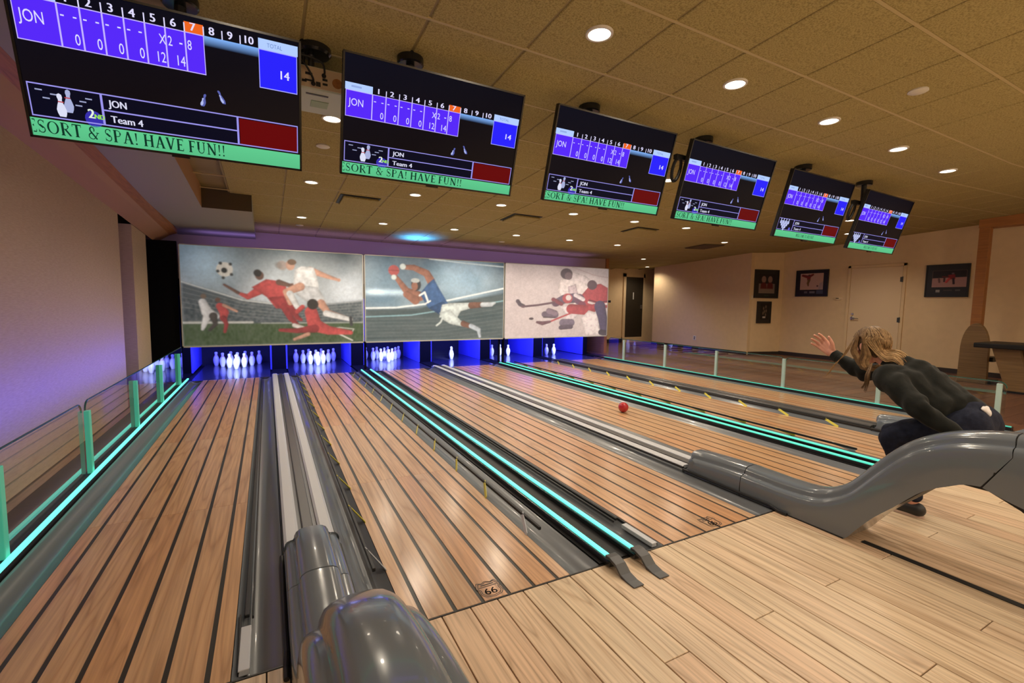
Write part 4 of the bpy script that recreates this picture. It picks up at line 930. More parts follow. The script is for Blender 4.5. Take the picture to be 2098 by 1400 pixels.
ball_return(div_x(3), 'grey S-curved ball return in front of the crouching bowler, between third and fourth lanes')
ball_return(div_x(5), 'grey ball return mostly hidden behind the crouching bowler, beside the rightmost lane')

# ------------------------------------------------------------------ THE BALL
q = MB(); q.sphere((0, 0, .047), .047, 28, 18); o = q.build('bowling_ball', M['ball_red'], smooth=True); o.location = (2.883*S, 3.24*S, .0015*S)
tag(o, 'small red ball rolling down the fourth lane', 'ball')

# ------------------------------------------------------------------ SCORE SCREENS
TVW, TVH, TILT = .897, .509, .297
NAVY, VIO, BLU, WHT = (.004,.004,.012), (.095,.022,.95), (.022,.016,.98), (.75,.72,1.0)
def rect(q, x0, y0, x1, y1, c, d):
    """screen coordinates: x right, y down, 0..1; colours may be one colour or 4 corner colours (tl,tr,br,bl)"""
    if hasattr(c[0], '__len__'): q.col = [c[3], c[2], c[1], c[0]]
    else: q.col = c
    q.add([(x0, y1, d), (x1, y1, d), (x1, y0, d), (x0, y0, d)], [(0,1,2,3)])
def stext(q, st, x, y, h, c, d, sx=1.0, bold=0):
    vs, fs = text_geo(st); q.col = c; k = h/.72; ax = TVH/TVW
    for ox in ([0] if not bold else [-bold, 0, bold]):
        q.add([(x+v[0]*k*ax*sx+ox, y-v[1]*k, d) for v in vs], [f[::1] for f in fs])
def sserif(q, st, x, y, h, c, d, sx=1.0, clip=0):
    qs, wd = serif(st); q.col = c; ax = TVH/TVW
    for P in qs:
        q.add([(max(clip, x+p[0]*h*ax*sx), y-p[1]*h, d) for p in P], [(0,1,2,3)])
def border(q, x0, y0, x1, y1, c, d, w_=.004):
    wy = w_*TVW/TVH
    rect(q, x0, y0, x1, y0+wy, c, d); rect(q, x0, y1-wy, x1, y1, c, d); rect(q, x0, y0, x0+w_, y1, c, d); rect(q, x1-w_, y0, x1, y1, c, d)
def pin_icon(q, cx, cyy, h, c, d, lean=0):
    ax = TVH/TVW; prof = [(.14,0),(.20,.15),(.22,.3),(.16,.48),(.09,.64),(.085,.72),(.12,.84),(.10,.95),(.0,1)]
    P = [(cx+(r+lean*z_)*h*ax, cyy-z_*h) for r, z_ in prof]+[(cx+(-r+lean*z_)*h*ax, cyy-z_*h) for r, z_ in prof[::-1][1:]]
    q.col = c; n = len(P); q.add([(p[0], p[1], d) for p in P], [tuple(range(n))])
def screen_art(far):
    q = MB(); e = .0004
    rect(q, 0, 0, 1, 1, [(.003,.0035,.010),(.002,.002,.006),(.014,.008,.005),(.007,.004,.004)], 0)
    X0, FW, XT = .14, .069, .832; Y0, Y1, Y2 = .225, .285, .505
    def fx(i): return X0+FW*i
    rect(q, .005, Y0, X0, Y1, (.45,.62,1.0), e); rect(q, .035, Y0+.02, .085, Y0+.036, (.30,.42,.80), 2*e)
    rect(q, XT, Y0, .995, Y1, (.45,.62,1.0), e); stext(q, 'TOTAL', XT+.035, Y1-.016, .025, (.15,.25,.6), 2*e)
    for i in range(10):
        if i == 6: rect(q, fx(i), Y0+.005, fx(i+1), Y1, (.86,.13,.015), e)
        st = str(i+1); stext(q, st, fx(i)+(.019 if i < 9 else .010), Y1-.012, .044, WHT, 2*e, 1.25, .0012)
        if i: rect(q, fx(i)-.0022, Y0+.012, fx(i)+.0022, Y1, WHT, 2*e)
    rect(q, .008, Y1, fx(7), Y2, VIO, e); border(q, .008, Y1, fx(7), Y2, (.55,.45,1.0), 2*e, .003)
    for i in range(7): rect(q, fx(i)-.0028, Y1, fx(i)+.0028, Y2, (.55,.45,1.0), 2*e)
    rect(q, fx(7), Y1, XT, Y1+.055, [(.22,.45,.95),(.22,.45,.95),NAVY,NAVY], e)
    rect(q, XT, Y1, .992, Y2+.01, BLU, 2*e); border(q, XT, Y1, .992, Y2+.01, (.4,.4,1.0), 3*e, .003)
    stext(q, 'JON', .024, Y1+.125, .062, WHT, 3*e, .82)
    for i in range(4):
        for o_ in (.008, .046): rect(q, fx(i)+o_, Y1+.055, fx(i)+o_+.011, Y1+.062, WHT, 3*e)
        stext(q, '0', fx(i)+.042, Y1+.195, .058, WHT, 3*e, .8)
    stext(q, 'X', fx(4)+.045, Y1+.095, .054, WHT, 3*e, .8); stext(q, '2', fx(5)+.006, Y1+.095, .054, WHT, 3*e, .8); rect(q, fx(5)+.047, Y1+.068, fx(5)+.058, Y1+.076, WHT, 3*e); stext(q, '8', fx(6)+.006, Y1+.095, .054, WHT, 3*e, .8)
    stext(q, '12', fx(4)+.028, Y1+.195, .058, WHT, 3*e, .8); stext(q, '14', fx(5)+.028, Y1+.195, .058, WHT, 3*e, .8)
    stext(q, '14', .912, Y1+.155, .052, WHT, 4*e, 1.15, .001)
    for (x_, y_, a) in ((.60,.655,.3),(.685,.62,-.5)):
        pin_icon(q, x_, y_+.035, .075, (.10,.12,.42), e, a); pin_icon(q, x_-.004, y_+.03, .045, (.45,.5,.85), 2*e, a)
    # lower panel
    YA, YB_ = .715, .893; B1 = (.33,.30,.85)
    rect(q, .008, YA, .992, YB_, (.003,.003,.012), e)
    border(q, .008, YA, .238, YB_, B1, 3*e); border(q, .238, YA, .735, YB_, B1, 3*e); rect(q, .238, YA+.087, .735, YA+.095, B1, 3*e)
    rect(q, .742, YA+.012, .988, YB_-.005, (.13,.002,.003), 2*e); border(q, .735, YA, .992, YB_, B1, 3*e)
    if not far:
        for x_, y_ in ((.03,.745),(.05,.785),(.075,.76),(.165,.775),(.15,.80),(.185,.755)): rect(q, x_, y_, x_+.022, y_+.007, (.35,.38,.6), 2*e)
        pin_icon(q, .128, .85, .125, (.40,.44,.70), 3*e, .05); pin_icon(q, .105, .878, .125, (.72,.74,.92), 4*e, -.04)
        for cx_, cy_, ww in ((.105, .795, .009), (.128, .768, .009)): rect(q, cx_-ww, cy_, cx_+ww, cy_+.006, (.5,.05,.06), 5*e)
        q.col = (.04,.03,.42); n = 18; q.add([(.205+.030*math.cos(2*math.pi*i/n), .866-.026*TVW/TVH*math.sin(2*math.pi*i/n), 2*e) for i in range(n)], [tuple(range(n))])
        stext(q, '2', .187, .862, .052, (.80,.90,.75), 4*e, 1.1, .0015); stext(q, 'ND', .207, .862, .026, (.35,.85,.05), 4*e, 1.1, .001)
    else:
        for r in range(4):
            for i in range(4-r): pin_icon(q, .045+.038*i+.019*r, .80+.034*r, .085, (.55,.6,.95), (3+r)*e)
        q.col = (.10,.10,.6); n = 12; q.add([(.195+.014*math.cos(2*math.pi*i/n), .868-.014*TVW/TVH*math.sin(2*math.pi*i/n), 2*e) for i in range(n)], [tuple(range(n))])
    stext(q, 'JON', .262, YA+.068, .040, (.72,.72,.9), 4*e, 1.05, .001); stext(q, 'Team 4', .262, YA+.155, .040, (.72,.72,.9), 4*e, 1.15, .001)
    rect(q, 0, .903, 1, 1, [(.115,.60,.275),(.115,.60,.275),(.10,.52,.24),(.10,.52,.24)], 2*e)
    if not far: sserif(q, 'ESORT & SPA! HAVE FUN!!', -.014, .982, .070, (.004,.035,.02), 3*e, 1.16, .003)
    else: sserif(q, 'WELCOME TO RESORT', .33, .972, .048, (.01,.07,.035), 3*e, .85)
    return q
art = {f: screen_art(f) for f in (False, True)}
TVS = [(-.296,.817,-.016,.309,-.274,2.34),(.766,.831,.001,.315,.648,2.33),(1.872,.834,.007,.299,1.728,2.33),(2.904,.824,.023,.282,2.722,2.34),(3.991,.793,.022,.27,3.915,2.35),(5.046,.768,.041,.293,4.841,2.34)]
tvl = ['largest hanging score screen at the far left, cut off by the picture edge','second hanging score screen from the left, beside the white projector','third hanging score screen from the left','fourth hanging score screen from the left','fifth hanging score screen, with a triangle of pins in its corner','smallest hanging score screen at the right end of the row']
for k, (x_, z_, yw, ti, px_, py_) in enumerate(TVS):
    zc = Hc(px_, py_); t = thing('score_screen', tvl[k], 'screen', (px_, py_, zc)); org = (px_, py_, zc)
    ux = Vector((math.cos(yw), math.sin(yw), 0)); nn = Vector((-math.sin(yw), math.cos(yw), 0)); uv = Vector((0,0,1))*math.cos(ti)-nn*math.sin(ti); un = ux.cross(uv)  # un points to the viewer
    C_ = Vector((x_, 2.27, 1+z_)); T = Matrix(((ux.x, uv.x, un.x, C_.x), (ux.y, uv.y, un.y, C_.y), (ux.z, uv.z, un.z, C_.z), (0,0,0,1)))
    q = MB(); q.T = T; q.box(-TVW/2, TVW/2, -TVH/2, TVH/2, -.03, -.004); q.box(-.25, .25, -.17, .14, -.055, -.03); q.build('casing', M['black'], t, org=org, bevel=.004)
    q = MB(); q.T = T; bz = .008
    q.box(-TVW/2, TVW/2, -TVH/2, -TVH/2+bz, -.004, .003); q.box(-TVW/2, TVW/2, TVH/2-bz, TVH/2, -.004, .003); q.box(-TVW/2, -TVW/2+bz, -TVH/2, TVH/2, -.004, .003); q.box(TVW/2-bz, TVW/2, -TVH/2, TVH/2, -.004, .003)
    q.box(-.03, .03, -TVH/2-.008, -TVH/2, -.02, -.002); q.build('bezel', M['black_gloss'], t, org=org)
    a = art[k >= 4]; q = MB(); vt = (lambda v: max(0., (v-.2)/.8)) if k == 0 else (lambda v: v)   # the first screen shows its picture stretched upwards
    sw, sh = TVW-2*bz, TVH-2*bz
    q.v = [tuple(T @ Vector(((v[0]-.5)*sw, (.5-vt(v[1]))*sh, -.0035+v[2]))) for v in a.v]; q.f = a.f; q.mi = a.mi; q.c = a.c
    q.build('screen', M['screen'], t, org=org, fix=False)
    q = MB(); q.lathe([(.064, .02), (.064, -.028), (.058, -.034), (.024, -.036)], (px_, py_, zc), 24); auto_smooth(q.build('ceiling_plate', M['black_gloss'], t, org=org))
    bk = T @ Vector((0, 0, -.06)); q = MB(); zt = T @ Vector((0, .10, -.075))
    q.tube([(px_, py_, zc-.03), (px_, py_, zt.z)], .021, 12); q.build('pole', M['black'], t, org=org)
    q = MB(); q.bar((px_, py_, zt.z), T @ Vector((0, .02, -.055)), .06, .05); q.bar(T @ Vector((-.2, .02, -.06)), T @ Vector((.2, .02, -.06)), .06, .02); q.build('tilt_bracket', M['black'], t, org=org)
    if k in (3, 5):
        q = MB(); pts = [T @ Vector((-TVW/2-.012+.035*math.cos(a_), .06+.075*math.sin(a_), -.07)) for a_ in np.linspace(0, 2*math.pi, 25)]
        q.tube(pts, .011, 6, cap=False); q.bar(T @ Vector((-TVW/2-.05, .135, -.07)), T @ Vector((-TVW/2+.08, .135, -.07)), .03, .03); q.build('cable_bracket', M['black'], t, org=org)

# ------------------------------------------------------------------ PROJECTOR between the first two screens
px_, py_ = .227, 2.58; zc = Hc(px_, py_)
t = thing('projector', 'white ceiling projector with black cables between the two largest screens', 'projector', (px_, py_, zc)); org = (px_, py_, zc)
q = MB(); q.box(.08, .44, 2.45, 2.76, 1.985, 2.09); q.build('housing', M['projector'], t, org=org, bevel=.008)
q = MB(); q.box(.09, .43, 2.446, 2.452, 1.992, 2.083); rp_ = q.build('rear_panel', M['projector_warm'], t, org=org)
q = MB()
for x_, z_, w_, h_ in ((.20,2.05,.03,.010),(.20,2.02,.035,.008),(.24,2.01,.02,.02),(.27,2.035,.022,.009),(.27,2.015,.022,.009),(.18,2.015,.02,.010)): q.box(x_-w_/2, x_+w_/2, 2.443, 2.447, z_-h_/2, z_+h_/2)
q.build('sockets', M['black'], rp_, org=org)
q = MB(); q.lathe([(.022,0),(.022,.003)], n=16); q.T = None
q = MB(); q.T = Matrix.Translation((.325, 2.447, 2.03)) @ Matrix.Rotation(math.radians(90), 4, 'X'); q.lathe([(.0001,.002),(.022,.002),(.024,0)], n=18); q.build('speaker_disc', M['wood_trim'], rp_, org=org)
q = MB(); q.box(.19, .29, 2.50, 2.512, 1.982, 1.986); q.build('vent_slot', M['dark_grey'], t, org=org)
q = MB(); q.box(.22, .30, 2.58, 2.66, 1.982, 1.986); q.build('label_plate', mat('pale_green', (.40,.52,.38), .6), t, org=org)
q = MB(); q.lathe([(.075, .02), (.075, -.02), (.066, -.03), (.03, -.032)], (px_-.0, py_-.12, Hc(px_, py_-.12)), 22); auto_smooth(q.build('ceiling_plate', M['black_gloss'], t, org=org))
q = MB(); q.tube([(px_-.015, py_-.12, zc-.02), (px_-.015, py_-.12, 2.10), (px_-.015, py_, 2.088)], .014, 10); q.tube([(px_-.05, py_-.12, zc-.02), (px_-.05, py_-.12, 2.09)], .010, 10); q.build('pole', M['black'], t, org=org)
for pts in ([(.13,2.42,2.115),(.20,2.415,2.112),(.255,2.42,2.10),(.268,2.435,2.07),(.265,2.446,2.055)], [(.13,2.42,2.11),(.18,2.42,2.08),(.215,2.43,2.03),(.218,2.446,2.01)]):
    q = MB(); q.tube([tuple(p) for p in catmull(pts, 5)], .0045, 8); q.tube([pts[-1], (pts[-1][0], pts[-1][1]-.012, pts[-1][2]-.006)], .010, 8); q.build('cable', M['black'], t, org=org, smooth=True)

# ------------------------------------------------------------------ FRAMED PICTURES
def art_small(kind):
    C = Canvas(64, 48); c = lin
    if kind == 0:      # two people seen from the shoulders up
        C.a[:] = c((120,108,100)); C.poly([(0,0),(1,0),(1,.5),(0,.5)], c((34,26,24)))
        for x_ in (.30,.70): C.disc(x_, .28, .14, c((140,110,100)), 1, .02, .13); C.poly([(x_-.2,.78),(x_-.17,.5),(x_,.42),(x_+.17,.5),(x_+.2,.78)], c((96,26,24)), 1, .02)
        C.poly([(0,.76),(1,.76),(1,1),(0,1)], c((130,112,100)), .8, .03)
    elif kind == 1:    # player leaping with arms up, rink behind
        C.a[:] = c((196,160,144)); C.noise(6, .1, 3); C.limb([(.1,.12),(.35,.22),(.55,.08)], [.05,.07,.04], c((120,40,36)), 1, .02); C.poly([(.28,.18),(.46,.18),(.44,.42),(.30,.42)], c((130,44,40)), 1, .02)
        C.limb([(.38,.42),(.34,.6),(.36,.75)], [.06,.05,.03], c((110,84,44)), 1, .02); C.disc(.38,.13,.05,c((90,50,44)),1,.02); C.disc(.76,.78,.04,c((90,60,56)),1,.02); C.poly([(.85,.6),(1,.5),(1,1),(.8,1)], c((150,140,150)), .6, .05)
    elif kind == 2:    # red player on pale ice, dark crowd
        C.a[:] = c((170,128,124)); C.poly([(0,0),(1,0),(1,.42),(0,.46)], c((30,16,14)), 1, .03); C.poly([(.46,.28),(.66,.25),(.68,.52),(.50,.55)], c((130,20,26)), 1, .02); C.limb([(.5,.5),(.42,.7)], .04, c((190,60,64)), 1, .02); C.limb([(.62,.5),(.64,.8)], .035, c((50,20,24)), 1, .02)
        C.disc(.6,.2,.04,c((110,80,84)),1,.02); C.limb([(.2,.5),(.22,.7)], .03, c((96,66,64)), 1, .02); C.limb([(.36,.45),(.36,.66)], .03, c((70,44,46)), 1, .02); C.limb([(.45,.40),(.30,.36)], .02, c((110,16,22)), 1, .02)
    else:
        C.a[:] = c((22,14,12)); 
        for p in ((.35,.3),(.6,.2),(.45,.5),(.65,.45),(.3,.6),(.6,.7)): C.disc(p[0], p[1], .07, c((120,100,84)), .8, .06)
    C.a = np.clip(C.a, .003, .8); return C
def frame_pic(T, w_, h_, lb, kind, inner, spots):
    org = tuple(T.translation); t = thing('framed_picture', lb, 'picture', org)
    q = MB(); q.T = T; q.box(-w_/2, w_/2, 0, .02, -h_/2, h_/2); q.build('mount_board', M['frame_black'], t, org=org)
    q = MB(); q.T = T; e = .016
    q.box(-w_/2, w_/2, -.008, .0, h_/2-e, h_/2); q.box(-w_/2, w_/2, -.008, .0, -h_/2, -h_/2+e); q.box(-w_/2, -w_/2+e, -.008, 0, -h_/2+e, h_/2-e); q.box(w_/2-e, w_/2, -.008, 0, -h_/2+e, h_/2-e); q.build('frame', M['frame_black'], t, org=org, bevel=.002)
    x0, x1, z0, z1 = inner; cv = art_small(kind); q = MB(); q.T = T
    for j in range(cv.h):
        for i in range(cv.w):
            a, c = x0+(x1-x0)*i/cv.w, x0+(x1-x0)*(i+1)/cv.w; d_, u_ = z1+(z0-z1)*(j+1)/cv.h, z1+(z0-z1)*j/cv.h
            q.col = tuple(cv.a[j, i]); q.add([(a, -.001, d_), (c, -.001, d_), (c, -.001, u_), (a, -.001, u_)], [(0,1,2,3)])
    q.build('photo_print', M['photo'], t, org=org, fix=False)
    if spots:
        q = MB(); q.T = T
        for x_, z_, sw, sh, cc in spots: q.col = cc; q.add([(x_-sw, -.0015, z_-sh), (x_+sw, -.0015, z_-sh), (x_+sw, -.0015, z_+sh), (x_-sw, -.0015, z_+sh)], [(0,1,2,3)])
        q.build('caption_plate', M['photo'], t, org=org, fix=False)
def onright(y_, z_):   # facing -X: local x runs towards -Y
    return Matrix(((0, 1, 0, XR-.022), (-1, 0, 0, y_), (0, 0, 1, z_), (0, 0, 0, 1)))
def onnook(x_, z_):
    sl = math.atan2(-.20, .77); R = Matrix.Rotation(sl, 4, 'Z'); yy = 6.10-.20*(x_-8.63)/.77
    return Matrix.Translation((x_, yy-.023, z_)) @ R
frame_pic(onright(5.318, 1.452), .604, .513, 'black framed photo of a player leaping with raised arms, between nook and door', 1, (-.215, .215, -.125, .19), [(-.10,-.175,.03,.02,(.12,.11,.11)), (.02,-.175,.05,.02,(.16,.15,.16)), (.16,-.17,.06,.035,(.06,.07,.11))])
frame_pic(onright(3.282, 1.432), .53, .507, 'black framed photo of a red skater on pale ice beside the orange column', 2, (-.18, .235, -.10, .16), [(-.10,-.16,.025,.02,(.3,.28,.27)), (.02,-.15,.05,.01,(.07,.05,.04)), (.14,-.15,.03,.012,(.09,.08,.07))])
frame_pic(onnook(9.0, 1.445), .575, .575, 'tall black framed photo of two people, upper one in the nook', 0, (-.19, .19, -.19, .20), [(0,-.235,.05,.008,(.03,.06,.03))])
frame_pic(onnook(8.975, .868), .335, .445, 'small dark framed plaque, lower one in the nook', 3, (-.09, .12, -.15, .18), [(0.0,-.10,.035,.018,(.42,.36,.33))])
# small wall fittings
t = thing('thermostat', 'small oval cream wall fitting left of the cream door', 'thermostat', (XR, 4.835, 1.155))
q = MB(); q.T = Matrix.Translation((XR, 4.835, 1.155)) @ Matrix.Rotation(math.radians(-90), 4, 'Y') @ Matrix.Diagonal((.55, 1.35, 1, 1)); q.lathe([(.06,0),(.06,.008),(.05,.014),(.0001,.016)], n=24); auto_smooth(q.build('cover', M['door_cream'], t, org=(XR, 4.835, 1.155)))
q = MB(); q.box(XR-.019, XR-.014, 4.815, 4.865, 1.15, 1.166); q.build('display', M['dark_recess'], t, org=(XR, 4.835, 1.155))
t = thing('wall_socket', 'pale wall socket low on the corridor wall left of the nook', 'socket', (8.62, 7.39, .25))
q = MB(); q.box(8.612, 8.62, 7.35, 7.43, .20, .30); q.build('plate', M['trim_white'], t, org=(8.62, 7.39, .25), bevel=.002)
q = MB(); q.box(8.610, 8.613, 7.375, 7.405, .255, .28); q.box(8.610, 8.613, 7.375, 7.405, .22, .245); q.build('outlet', M['dark_grey'], t, org=(8.62, 7.39, .25))
t = thing('light_switch', 'small pale switch on the nook wall beside the two framed pictures', 'switch', (8.68, 6.08, 1.19))
q = MB(); q.T = onnook(8.68, 1.17); q.box(-.022, .022, .015, .023, -.035, .035); q.build('plate', M['trim_white'], t, org=(8.68, 6.08, 1.19), bevel=.002)
q = MB(); q.T = onnook(8.68, 1.17); q.box(-.007, .007, .009, .016, -.014, .014); q.build('rocker', M['door_cream'], t, org=(8.68, 6.08, 1.19))

# ------------------------------------------------------------------ HIGH TABLE AND ROUND-TOPPED PANEL AT THE RIGHT
t = thing('high_table', 'high table with thick black top and slanted blonde wood leg at the right edge', 'table', (8.15, 1.95, 0)); org = (8.15, 1.95, 0)
q = MB(); q.box(7.75, 8.40, 1.35, 2.40, .525, .585); q.build('table_top', M['black'], t, org=org, bevel=.01)
q = MB(); q.prism([(2.30, .38), (2.02, .525), (1.86, .525), (2.06, 0), (2.30, 0)][:0] or [(2.26,.525),(2.02,.525),(1.90,0),(2.10,0)], lambda u, v: (7.85, u, v), lambda u, v: (7.93, u, v)); q.build('leg', M['blonde_wood'], t, org=org, bevel=.006)
q = MB(); q.prism([(2.26,.525),(2.02,.525),(1.90,0),(2.10,0)], lambda u, v: (8.25, u, v), lambda u, v: (8.33, u, v)); q.build('leg', M['blonde_wood'], t, org=org, bevel=.006)
q = MB(); q.box(7.93, 8.25, 2.12, 2.17, .40, .52); q.build('apron', M['blonde_wood'], t, org=org)
q = MB(); q.box(7.84, 8.34, 1.84, 2.16, 0, .025); q.build('foot_bar', M['black'], t, org=org)
t = thing('bench_end', 'round-topped blonde wood panel between the column and the high table', 'panel', (8.45, 2.60, 0)); org = (8.45, 2.60, 0)
P = [(-.15, 0), (.15, 0), (.145, .45)]+[(.145*math.cos(a_), .45+.36*math.sin(a_)) for a_ in np.linspace(.1, math.pi-.1, 14)]+[(-.145, .45)]
q = MB(); q.prism(P, lambda u, v: (8.43, 2.60+u, v), lambda u, v: (8.49, 2.60+u, v)); q.build('panel', M['blonde_wood'], t, org=org, bevel=.005)
q = MB(); q.box(8.49, 8.74, 2.42, 2.58, .30, .36); q.box(8.49, 8.74, 2.42, 2.62, 0, .05); q.build('bench_seat', M['black'], t, org=org)

# ------------------------------------------------------------------ THE BOWLER (metres)
def chain(q, pts, n=14):
    """tapered capsule chain: pts = [((x,y,z), r), ...]"""
    for (p, r) in pts: q.sphere(p, r, n, 9)
    for (a, ra), (c, rc) in zip(pts[:-1], pts[1:]):
        a, c = Vector(a), Vector(c)
        if (c-a).length > 1e-5: q.tube([a, c], [ra, rc], n)
def ell(q, c, r, R=None, n=18):
    m = MB(); m.sphere((0,0,0), r, n, 12); 
    q.add([(Vector(c)+((R @ Vector(v)) if R else Vector(v))) for v in m.v], m.f)
def blob(name, q, m, parent, voxel, smooth=4, disp=None, org=(0,0,0)):
    o = q.build(name, m, parent, org=org, scale=1, fix=True)
    md = o.modifiers.new('r', 'REMESH'); md.mode = 'VOXEL'; md.voxel_size = voxel; md.adaptivity = 0
    sm = o.modifiers.new('s', 'SMOOTH'); sm.factor = .5; sm.iterations = smooth
    dg = bpy.context.evaluated_depsgraph_get(); me = bpy.data.meshes.new_from_object(o.evaluated_get(dg)); o.modifiers.clear()
    old = o.data; o.data = me; bpy.data.meshes.remove(old)
    me.polygons.foreach_set('use_smooth', [True]*len(me.polygons))
    if disp:
        n = len(me.vertices); co = np.zeros(n*3); no = np.zeros(n*3); me.vertices.foreach_get('co', co); me.vertex_normals.foreach_get('vector', no)
        co = co.reshape(-1, 3); no = no.reshape(-1, 3); co = co+no*disp(co+np.array(org))[:, None]; me.vertices.foreach_set('co', co.ravel()); me.update()
    return o
BO = Vector((3.46, 1.25, 0))
person = bpy.data.objects.new('person', None); COL.objects.link(person); person.location = BO; person.empty_display_size = .1
tag(person, 'crouching person with long fair hair, black jacket and jeans, one hand flung forward', 'person')
HC = Vector((3.485, 1.575, .995)); HP = math.radians(-16)
HR = Matrix.Rotation(math.radians(-14), 3, 'Z') @ Matrix.Rotation(HP, 3, 'X')            # head frame: x right, y forward, z up
def hp(x_, y_, z_): return HC + HR @ Vector((x_, y_, z_))
def hand(q, wr, d, a, nrm, curl, spread=1.0, thumb_side=1):
    """wr wrist, d along the hand, a across towards the thumb, nrm palm normal"""
    wr, d, a, nrm = Vector(wr), Vector(d).normalized(), Vector(a).normalized(), Vector(nrm).normalized()
    chain(q, [(wr, .023), (wr+d*.02, .022)])
    for o_, L_ in ((-.026, .072), (-.009, .076), (.009, .076), (.026, .072)):
        chain(q, [(wr+d*.015+a*o_*.55, .017), (wr+d*L_+a*o_, .0125)], 10)
    fl_ = [(.028, .030, .022, .018), (.010, .034, .024, .019), (-.010, .032, .023, .018), (-.027, .025, .019, .016)]
    for i, (o_, l1, l2, l3) in enumerate(fl_):
        p = wr+d*(.076 if i in (1, 2) else .071)+a*o_; an = curl*.5; pts = [(p, .0098)]
        dd = (d+a*o_*5*spread).normalized()
        for l, r in ((l1, .0090), (l2, .0082), (l3, .0070)):
            v = dd*math.cos(an)+nrm*math.sin(an); p = p+v*l; pts.append((p, r)); an += curl
        chain(q, pts, 10)
    b_ = wr+d*.018+a*.020+nrm*.006; v = (a*.75+d*.55+nrm*.25).normalized(); p2 = b_+v*.034; v2 = (a*.45+d*.85+nrm*.25).normalized(); p3 = p2+v2*.028; p4 = p3+(v2+nrm*.2).normalized()*.020
    chain(q, [(b_, .015), (p2, .0118), (p3, .0098), (p4, .0080)], 10)
# --- body: one continuous surface with head, hands and feet
q = MB()
RW, LW = Vector((3.65, 1.885, .908)), Vector((3.225, 1.025, .572))
chain(q, [((3.5,1.08,.615), .095), ((3.5,1.17,.665), .10), ((3.5,1.33,.79), .118), ((3.49,1.42,.88), .075)])
chain(q, [((3.49,1.44,.895), .056), ((3.487,1.515,.945), .052)])
chain(q, [((3.33,1.41,.835), .05), ((3.205,1.185,.69), .040), (tuple(LW), .026)])
chain(q, [((3.63,1.46,.85), .05), ((3.655,1.685,.80), .040), (tuple(RW), .025)])
chain(q, [((3.42,1.07,.59), .088), ((3.355,1.37,.46), .052), ((3.40,1.29,.28), .050), ((3.42,1.265,.09), .034)])
chain(q, [((3.58,1.07,.59), .088), ((3.68,1.49,.42), .052), ((3.72,1.45,.26), .050), ((3.75,1.41,.09), .034)])
for ax, ay in ((3.42, 1.265), (3.75, 1.41)): chain(q, [((ax,ay-.02,.045), .036), ((ax,ay+.08,.035), .034), ((ax,ay+.15,.028), .026)])
ell(q, hp(0,-.012,.022), (.072,.092,.092), HR); ell(q, hp(0,.022,-.035), (.058,.062,.075), HR)
ell(q, hp(0,.062,-.092), (.026,.024,.022), HR); ell(q, hp(0,.082,.028), (.045,.018,.014), HR)      # chin, brow
chain(q, [(hp(0,.086,.012), .009), (hp(0,.105,-.028), .012)], 10); ell(q, hp(.012,.098,-.032), (.009,.010,.008), HR); ell(q, hp(-.012,.098,-.032), (.009,.010,.008), HR)
ell(q, hp(0,.086,-.060), (.024,.010,.007), HR); ell(q, hp(0,.085,-.071), (.020,.010,.007), HR)
for sd in (-1, 1):
    ell(q, hp(sd*.040,.056,-.028), (.024,.028,.022), HR); ell(q, hp(sd*.074,-.004,-.006), (.009,.018,.032), HR); ell(q, hp(sd*.080,-.012,.004), (.006,.012,.020), HR)
hq = MB(); hand(hq, RW, (-.05,.74,.67), (.05,-.62,.78), (-.93,.05,.2), .46, 1.5)
q.add([RW+(Vector(v)-RW)*1.17 for v in hq.v], hq.f)
hand(q, LW, (.1,-.80,-.60), (.5,.4,-.5), (.86,-.2,.1), .55, .6)
body = blob('body', q, M['skin'], person, .0045, 3, org=BO)
for sd in (-1, 1):
    q = MB(); q.sphere(tuple(hp(sd*.032,.076,.006)), .0115, 12, 8); ey = q.build('eye', M['shirt'], person, org=BO, scale=1, smooth=True)
    q = MB(); q.sphere(tuple(hp(sd*.033,.0835,.006)), .0055, 10, 6); q.build('iris', M['black_gloss'], ey, org=BO, scale=1, smooth=True)
q = MB(); chain(q, [(hp(-.02,.094,-.065), .0028), (hp(0,.0975,-.066), .0034), (hp(.02,.094,-.065), .0028)], 8); q.build('lips', mat('lips', (.42,.15,.13), .4), person, org=BO, scale=1, smooth=True)
# --- clothes
def folds(amp, f1, seed):
    r = np.random.default_rng(seed); K = r.normal(size=(5, 3))*f1; ph = r.random(5)*6.28
    return lambda co: amp*sum(np.sin(co@K[i]+ph[i]+1.5*np.sin(co@K[(i+1) % 5]*.7)) for i in range(5))/3
q = MB()
chain(q, [((3.5,1.115,.645), .128), ((3.5,1.18,.685), .128), ((3.5,1.25,.735), .132), ((3.5,1.34,.80), .138), ((3.495,1.41,.865), .10)])
chain(q, [((3.40,1.20,.68), .10), ((3.40,1.34,.79), .11), ((3.34,1.40,.825), .082)]); chain(q, [((3.60,1.20,.68), .10), ((3.60,1.36,.80), .11), ((3.625,1.44,.845), .078)])
chain(q, [((3.33,1.405,.825), .078), ((3.25,1.28,.755), .064), ((3.205,1.185,.69), .058), ((3.215,1.10,.628), .049), ((3.225,1.04,.585), .042)])
chain(q, [((3.625,1.45,.845), .074), ((3.645,1.58,.815), .060), ((3.655,1.685,.80), .055), ((3.653,1.79,.855), .046), ((3.65,1.865,.895), .038)])
chain(q, [((3.49,1.42,.89), .070), ((3.488,1.455,.905), .056)])
jk = blob('jacket', q, M['jacket'], person, .009, 3, folds(.0085, 34, 5), org=BO)
for c_, d_ in ((RW-Vector((0,.02,.012)), Vector((0,.85,.52))), (LW+Vector((0,.012,.008)), Vector((.1,-.85,-.52)))):
    q = MB(); q.tube([c_-d_*.022, c_+d_*.016], [.041, .039], 20); auto_smooth(q.build('cuff', M['jacket'], jk, org=BO, scale=1))
